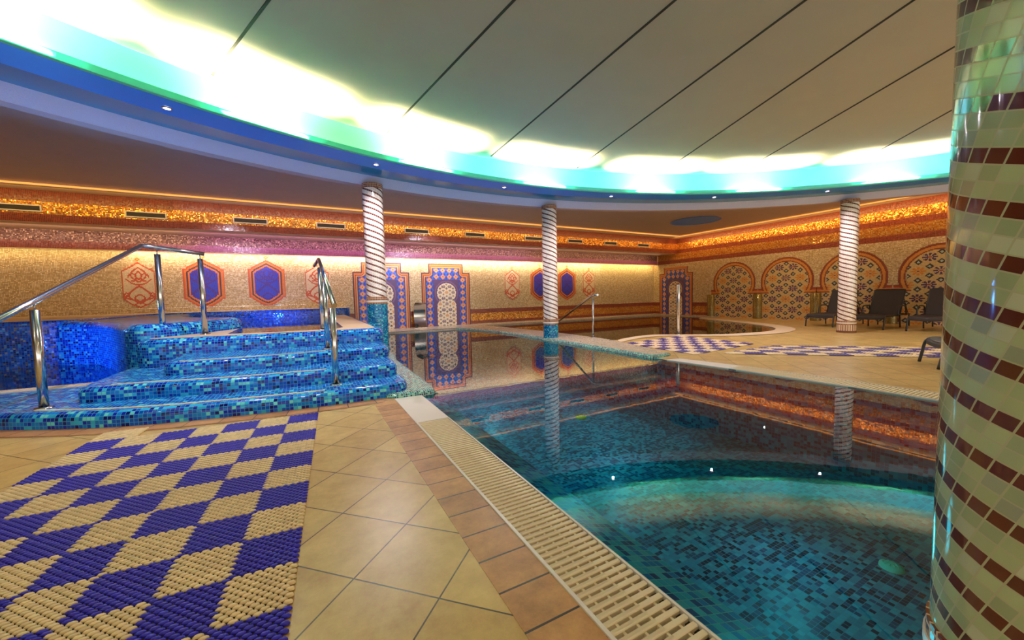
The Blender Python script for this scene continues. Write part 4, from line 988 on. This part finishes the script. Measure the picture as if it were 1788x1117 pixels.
far_mat('long purple and cream checked mat lying along the far deck by the loungers', (6.50, 4.12), (2.95, -2.83), (0.86, 0.90), 13, 5, 1, 4.20)

# ------------------------------------------------------------------ stainless steel
def rail(name, label, loc, path, posts, r=0.027, rp=0.034, cat='handrail', flange=True):
    e = empty(name, loc, label, cat)
    # soften the corners of the rail
    pp = [Vector(p) for p in path]; sm = [pp[0]]
    for i in range(1, len(pp) - 1):
        a, b, c = pp[i - 1], pp[i], pp[i + 1]; q = 0.05
        p0 = b + (a - b).normalized() * q; p1 = b + (c - b).normalized() * q
        for k in range(5):
            t = k / 4; sm.append((p0 * (1 - t) ** 2) + (b * 2 * t * (1 - t)) + (p1 * t * t))
    sm.append(pp[-1])
    mb = MB(); mb.tube(sm, r, 16); mb.build('rail', M_steel, e)
    for (x, y, z0, z1) in posts:
        mb = MB(); mb.tube([(x, y, z0), (x, y, z1 - 0.075)], rp, 20); mb.tube([(x, y, z1 - 0.08), (x, y, z1 - r * 0.5)], 0.007, 8)
        p = mb.build('post', M_steel, e, loc=(x, y, z0))
        if flange:
            mf = MB(); mf.lathe([(rp + 0.002, 0.012), (0.062, 0.010), (0.066, 0.0)], (0, 0, 0), 24)
            f = mf.build('base_flange', M_steel); f.parent = p; f.location = (0, 0, 0)
    return e
rail('stair_handrail', 'steel handrail on the left of the steps, three posts, running out of frame', (-2.25, 5.26, 0.145),
     [(-2.46, 4.16, 0.675), (-2.25, 5.26, 1.16), (-1.93, 6.95, 1.905), (-1.30, 7.13, 1.83)], [(-2.25, 5.26, 0.145, 1.15), (-1.80, 7.03, 0.65, 1.875), (-1.35, 7.12, 0.65, 1.83)])
rail('stair_handrail', 'steel handrail in the middle of the steps with its near end cut square', (0.25, 4.75, 0.145),
     [(0.262, 4.58, 1.045), (0.20, 6.95, 1.78), (0.14, 7.30, 1.70)], [(0.25, 4.75, 0.145, 1.09), (0.225, 5.86, 0.435, 1.44), (0.20, 6.70, 0.65, 1.70)])
mb = empty('ledge_rail', (-2.2, 13.3, 0.876), 'low thin steel rail along the beige ledge below the medallions', 'rail')
m2 = MB(); m2.tube([(-5.0, 13.55, 0.88), (-5.0, 13.55, 0.99), (-4.94, 13.55, 1.0), (-0.1, 13.55, 1.0), (-0.04, 13.55, 0.99), (-0.04, 13.55, 0.88)], 0.016, 10); m2.build('rail', M_steel, mb)
for x in (-3.3, -1.7):
    m2 = MB(); m2.tube([(x, 13.55, 0.876), (x, 13.55, 0.99)], 0.010, 8); m2.build('post', M_steel, mb)
rail('pool_handrail', 'steel handrail sloping down from one post on the pool divider', (6.22, 7.35, 0.05), [(6.20, 7.15, 1.10), (6.24, 7.42, 1.08), (6.85, 10.3, 0.02)], [(6.22, 7.35, 0.05, 1.08)], rp=0.024)
e = empty('shower_pole', (8.55, 6.72, 0), 'upright polished steel pole standing at the rim of the shallow pool', 'pole')
mb = MB(); mb.tube([(8.55, 6.72, 0.0), (8.55, 6.72, 1.30), (8.55, 6.72, 1.32)], [0.043, 0.043, 0.034], 24); mb.build('pole', M_steel, e)
mb = MB(); mb.lathe([(0.045, 0.03), (0.075, 0.012), (0.075, 0.0)], (8.55, 6.72, 0.0), 24); mb.build('base_ring', M_steel, e)
# water spout: a curved steel sheet that leans back and arches over towards the pool
e = empty('water_spout', (3.62, 13.75, 0.046), 'curved stainless steel water spout between the two mosaic doorways', 'water spout')
mb = MB(); cv = catmull([(-0.02, 0.0), (-0.10, 0.16), (-0.16, 0.42), (-0.13, 0.68), (-0.04, 0.84), (0.12, 0.905), (0.40, 0.915), (0.85, 0.90)], 6)
X0, X1, Y0 = 3.40, 3.82, 13.72
mb.grid([[(X0, Y0 - d, 0.046 + z), (X1, Y0 - d, 0.046 + z)] for d, z in cv]); mb.grid([[(X1, Y0 - d + 0.012, 0.046 + z + 0.012), (X0, Y0 - d + 0.012, 0.046 + z + 0.012)] for d, z in cv])
for x in (X0, X1): mb.grid([[(x, Y0 - d, 0.046 + z), (x, Y0 - d + 0.012, 0.046 + z + 0.012)] for d, z in cv])
mb.grid([[(x, Y0 - 0.85, 0.946), (x, Y0 - 0.838, 0.958)] for x in (X0, X1)])
mb.build('curved_sheet', M_steel, e)
mb = MB(); mb.box((X0 - 0.03, Y0 - 0.05, 0.046), (X1 + 0.03, Y0 + 0.08, 0.062)); mb.build('base_plate', M_steel, e)

# pool floor drains
for x, y, z, r_, c, l in [(3.78, 1.09, PZ, 0.072, (0.06, 0.85, 0.55), 'round green drain cover on the pool floor near the right column'), (4.05, 5.12, PZ + 0.0, 0.095, (0.6, 0.85, 0.04), 'round yellow-green drain cover far out on the pool floor')]:
    e = empty('pool_drain', (x, y, z), l, 'drain cover')
    mm = plain('drain_%d' % int(x), c, 0.5)
    mb = MB(); mb.lathe([(r_, 0), (r_ * 0.96, 0.018), (r_ * 0.70, 0.030)], (x, y, z), 32); mb.build('rim', mm, e)
    mb = MB(); mb.lathe([(r_ * 0.70, 0.024), (r_ * 0.4, 0.032), (0.0, 0.034)], (x, y, z), 32)
    for k in range(8):
        a = k * PI / 4; mb.tube([(x + 0.3 * r_ * math.cos(a), y + 0.3 * r_ * math.sin(a), z + 0.035), (x + 0.62 * r_ * math.cos(a), y + 0.62 * r_ * math.sin(a), z + 0.03)], 0.004, 6)
    mb.build('cap', mm, e)

# ------------------------------------------------------------------ ring spotlights
SP = [(118.3, 'ring spotlight farthest left, glaring large'), (103.9, 'second ring spotlight from the left, above the left column'), (89.7, 'third ring spotlight from the left'), (75.3, 'fourth ring spotlight, right of the middle column'),
      (61.3, 'fifth ring spotlight, above the blue ceiling disc'), (47.8, 'rightmost ring spotlight, above the right column')]
for a, l in SP:
    p = pol(a, 10.62, 3.40)
    e = empty('ceiling_spotlight', p, 'small recessed ' + l, 'spotlight', 'spotlights in the blue ceiling ring')
    mb = MB(); mb.lathe([(0.052, 3.398), (0.050, 3.388), (0.036, 3.386), (0.034, 3.396)], (p.x, p.y, 0), 24); mb.build('bezel', M_steel, e)
    mb = MB(); mb.lathe([(0.036, 3.392), (0.001, 3.392)], (p.x, p.y, 0), 24); mb.build('lens', M_spotl, e)
    light('spot_beam', 'SPOT', (p.x, p.y, 3.36), 150, (0.97, 0.85, 0.98), target=(p.x, p.y, 0), spot=158, blend=0.7, radius=0.018)

# ------------------------------------------------------------------ sun loungers (foot towards -x)
def make_lounger(loc, rz, label, back=62):
    e = empty('sun_lounger', (0, 0, 0), label, 'sun lounger', 'black loungers on the far deck')
    W = 0.34; zs = 0.36
    for s_, nm in ((-1, 'left'), (1, 'right')):
        mb = MB(); y = s_ * W
        foot = catmull([(-0.03, y, 0.0), (0.0, y, 0.16), (0.03, y, 0.31), (0.10, y, zs), (0.25, y, zs)], 4)
        mb.tube(foot + [(1.25, y, zs), (2.0, y, zs - 0.02)], 0.019, 10); mb.build('side_rail', M_lounge, e)
        for xx in (1.18, 1.92):
            mb = MB(); mb.tube([(xx, y, zs), (xx + 0.03, y, 0.18), (xx + 0.05, y, 0.0)], 0.017, 10); mb.build('leg', M_lounge, e)
        mb = MB(); ya = s_ * (W + 0.045)
        arm = catmull([(0.86, ya, zs - 0.02), (0.88, ya, 0.50), (0.95, ya, 0.59), (1.10, ya, 0.615), (1.36, ya, 0.60), (1.46, ya, 0.52), (1.52, ya, 0.34)], 4)
        mb.tube(arm, 0.018, 10); mb.build('armrest', M_lounge, e)
    mb = MB(); mb.tube([(0.06, -W, zs - 0.03), (0.06, W, zs - 0.03)], 0.017, 10); mb.build('cross_bar', M_lounge, e)
    mb = MB(); mb.tube([(1.2, -W, zs - 0.02), (1.2, W, zs - 0.02)], 0.014, 8); mb.build('cross_bar', M_lounge, e)
    # seat sling
    mb = MB()
    def slab(path, th, w_):
        P = []
        for x, z in path: P.append([(x, -w_, z), (x, -w_ * 0.5, z - 0.012), (x, 0, z - 0.018), (x, w_ * 0.5, z - 0.012), (x, w_, z)])
        mb.grid(P); mb.grid([[(q[0], q[1], q[2] - th) for q in row[::-1]] for row in P])
        for j in (0, -1): mb.grid([[row[j], (row[j][0], row[j][1], row[j][2] - th)] for row in P])
        for i in (0, -1): mb.grid([[q, (q[0], q[1], q[2] - th)] for q in P[i]])
    slab([(0.03, zs - 0.035), (0.06, zs + 0.005), (0.12, zs + 0.02), (0.7, zs + 0.012), (1.26, zs + 0.015)], 0.05, W - 0.01); mb.build('seat', M_sling, e)
    ca, sa = math.cos(R(back)), math.sin(R(back)); L_ = 0.78
    mb = MB()
    slab([(1.24 + ca * t, zs + 0.02 + sa * t) for t in (0, 0.2, 0.4, 0.6, 0.74, L_)], 0.03, W - 0.012); mb.build('backrest', M_sling, e)
    mb = MB()
    mb.tube([(1.24, -W + 0.01, zs), (1.24 + ca * L_, -W + 0.01, zs + sa * L_), (1.24 + ca * (L_ + 0.02), -W + 0.06, zs + sa * (L_ + 0.02)), (1.24 + ca * (L_ + 0.02), W - 0.06, zs + sa * (L_ + 0.02)), (1.24 + ca * L_, W - 0.01, zs + sa * L_), (1.24, W - 0.01, zs)], 0.016, 10)
    mb.build('back_frame', M_lounge, e)
    mb = MB(); mb.tube([(1.24 + ca * 0.5, -W, zs + sa * 0.5), (1.86, -W, zs), (1.86, W, zs), (1.24 + ca * 0.5, W, zs + sa * 0.5)], 0.010, 8); mb.build('back_prop', M_lounge, e)
    e.location = loc; e.rotation_euler = (0, 0, rz); return e
L0 = make_lounger((13.45, 5.66, 0), 0, 'black sun lounger half hidden behind the right spiral column, left of the others')
def place_lounger(loc, rz, label):
    c = copy_tree(L0); c.location = loc; c.rotation_euler = (0, 0, rz); c['label'] = label; return c
place_lounger((13.40, 4.56 - 0.02, 0), R(2), 'middle black sun lounger, fully visible right of the right spiral column')
place_lounger((13.42, 3.42, 0), R(1), 'black sun lounger by the arch wall cut off by the near column')
c = place_lounger((7.72, 1.90, 0), R(-60), 'nearest sun lounger, only its black foot end showing on the open deck')
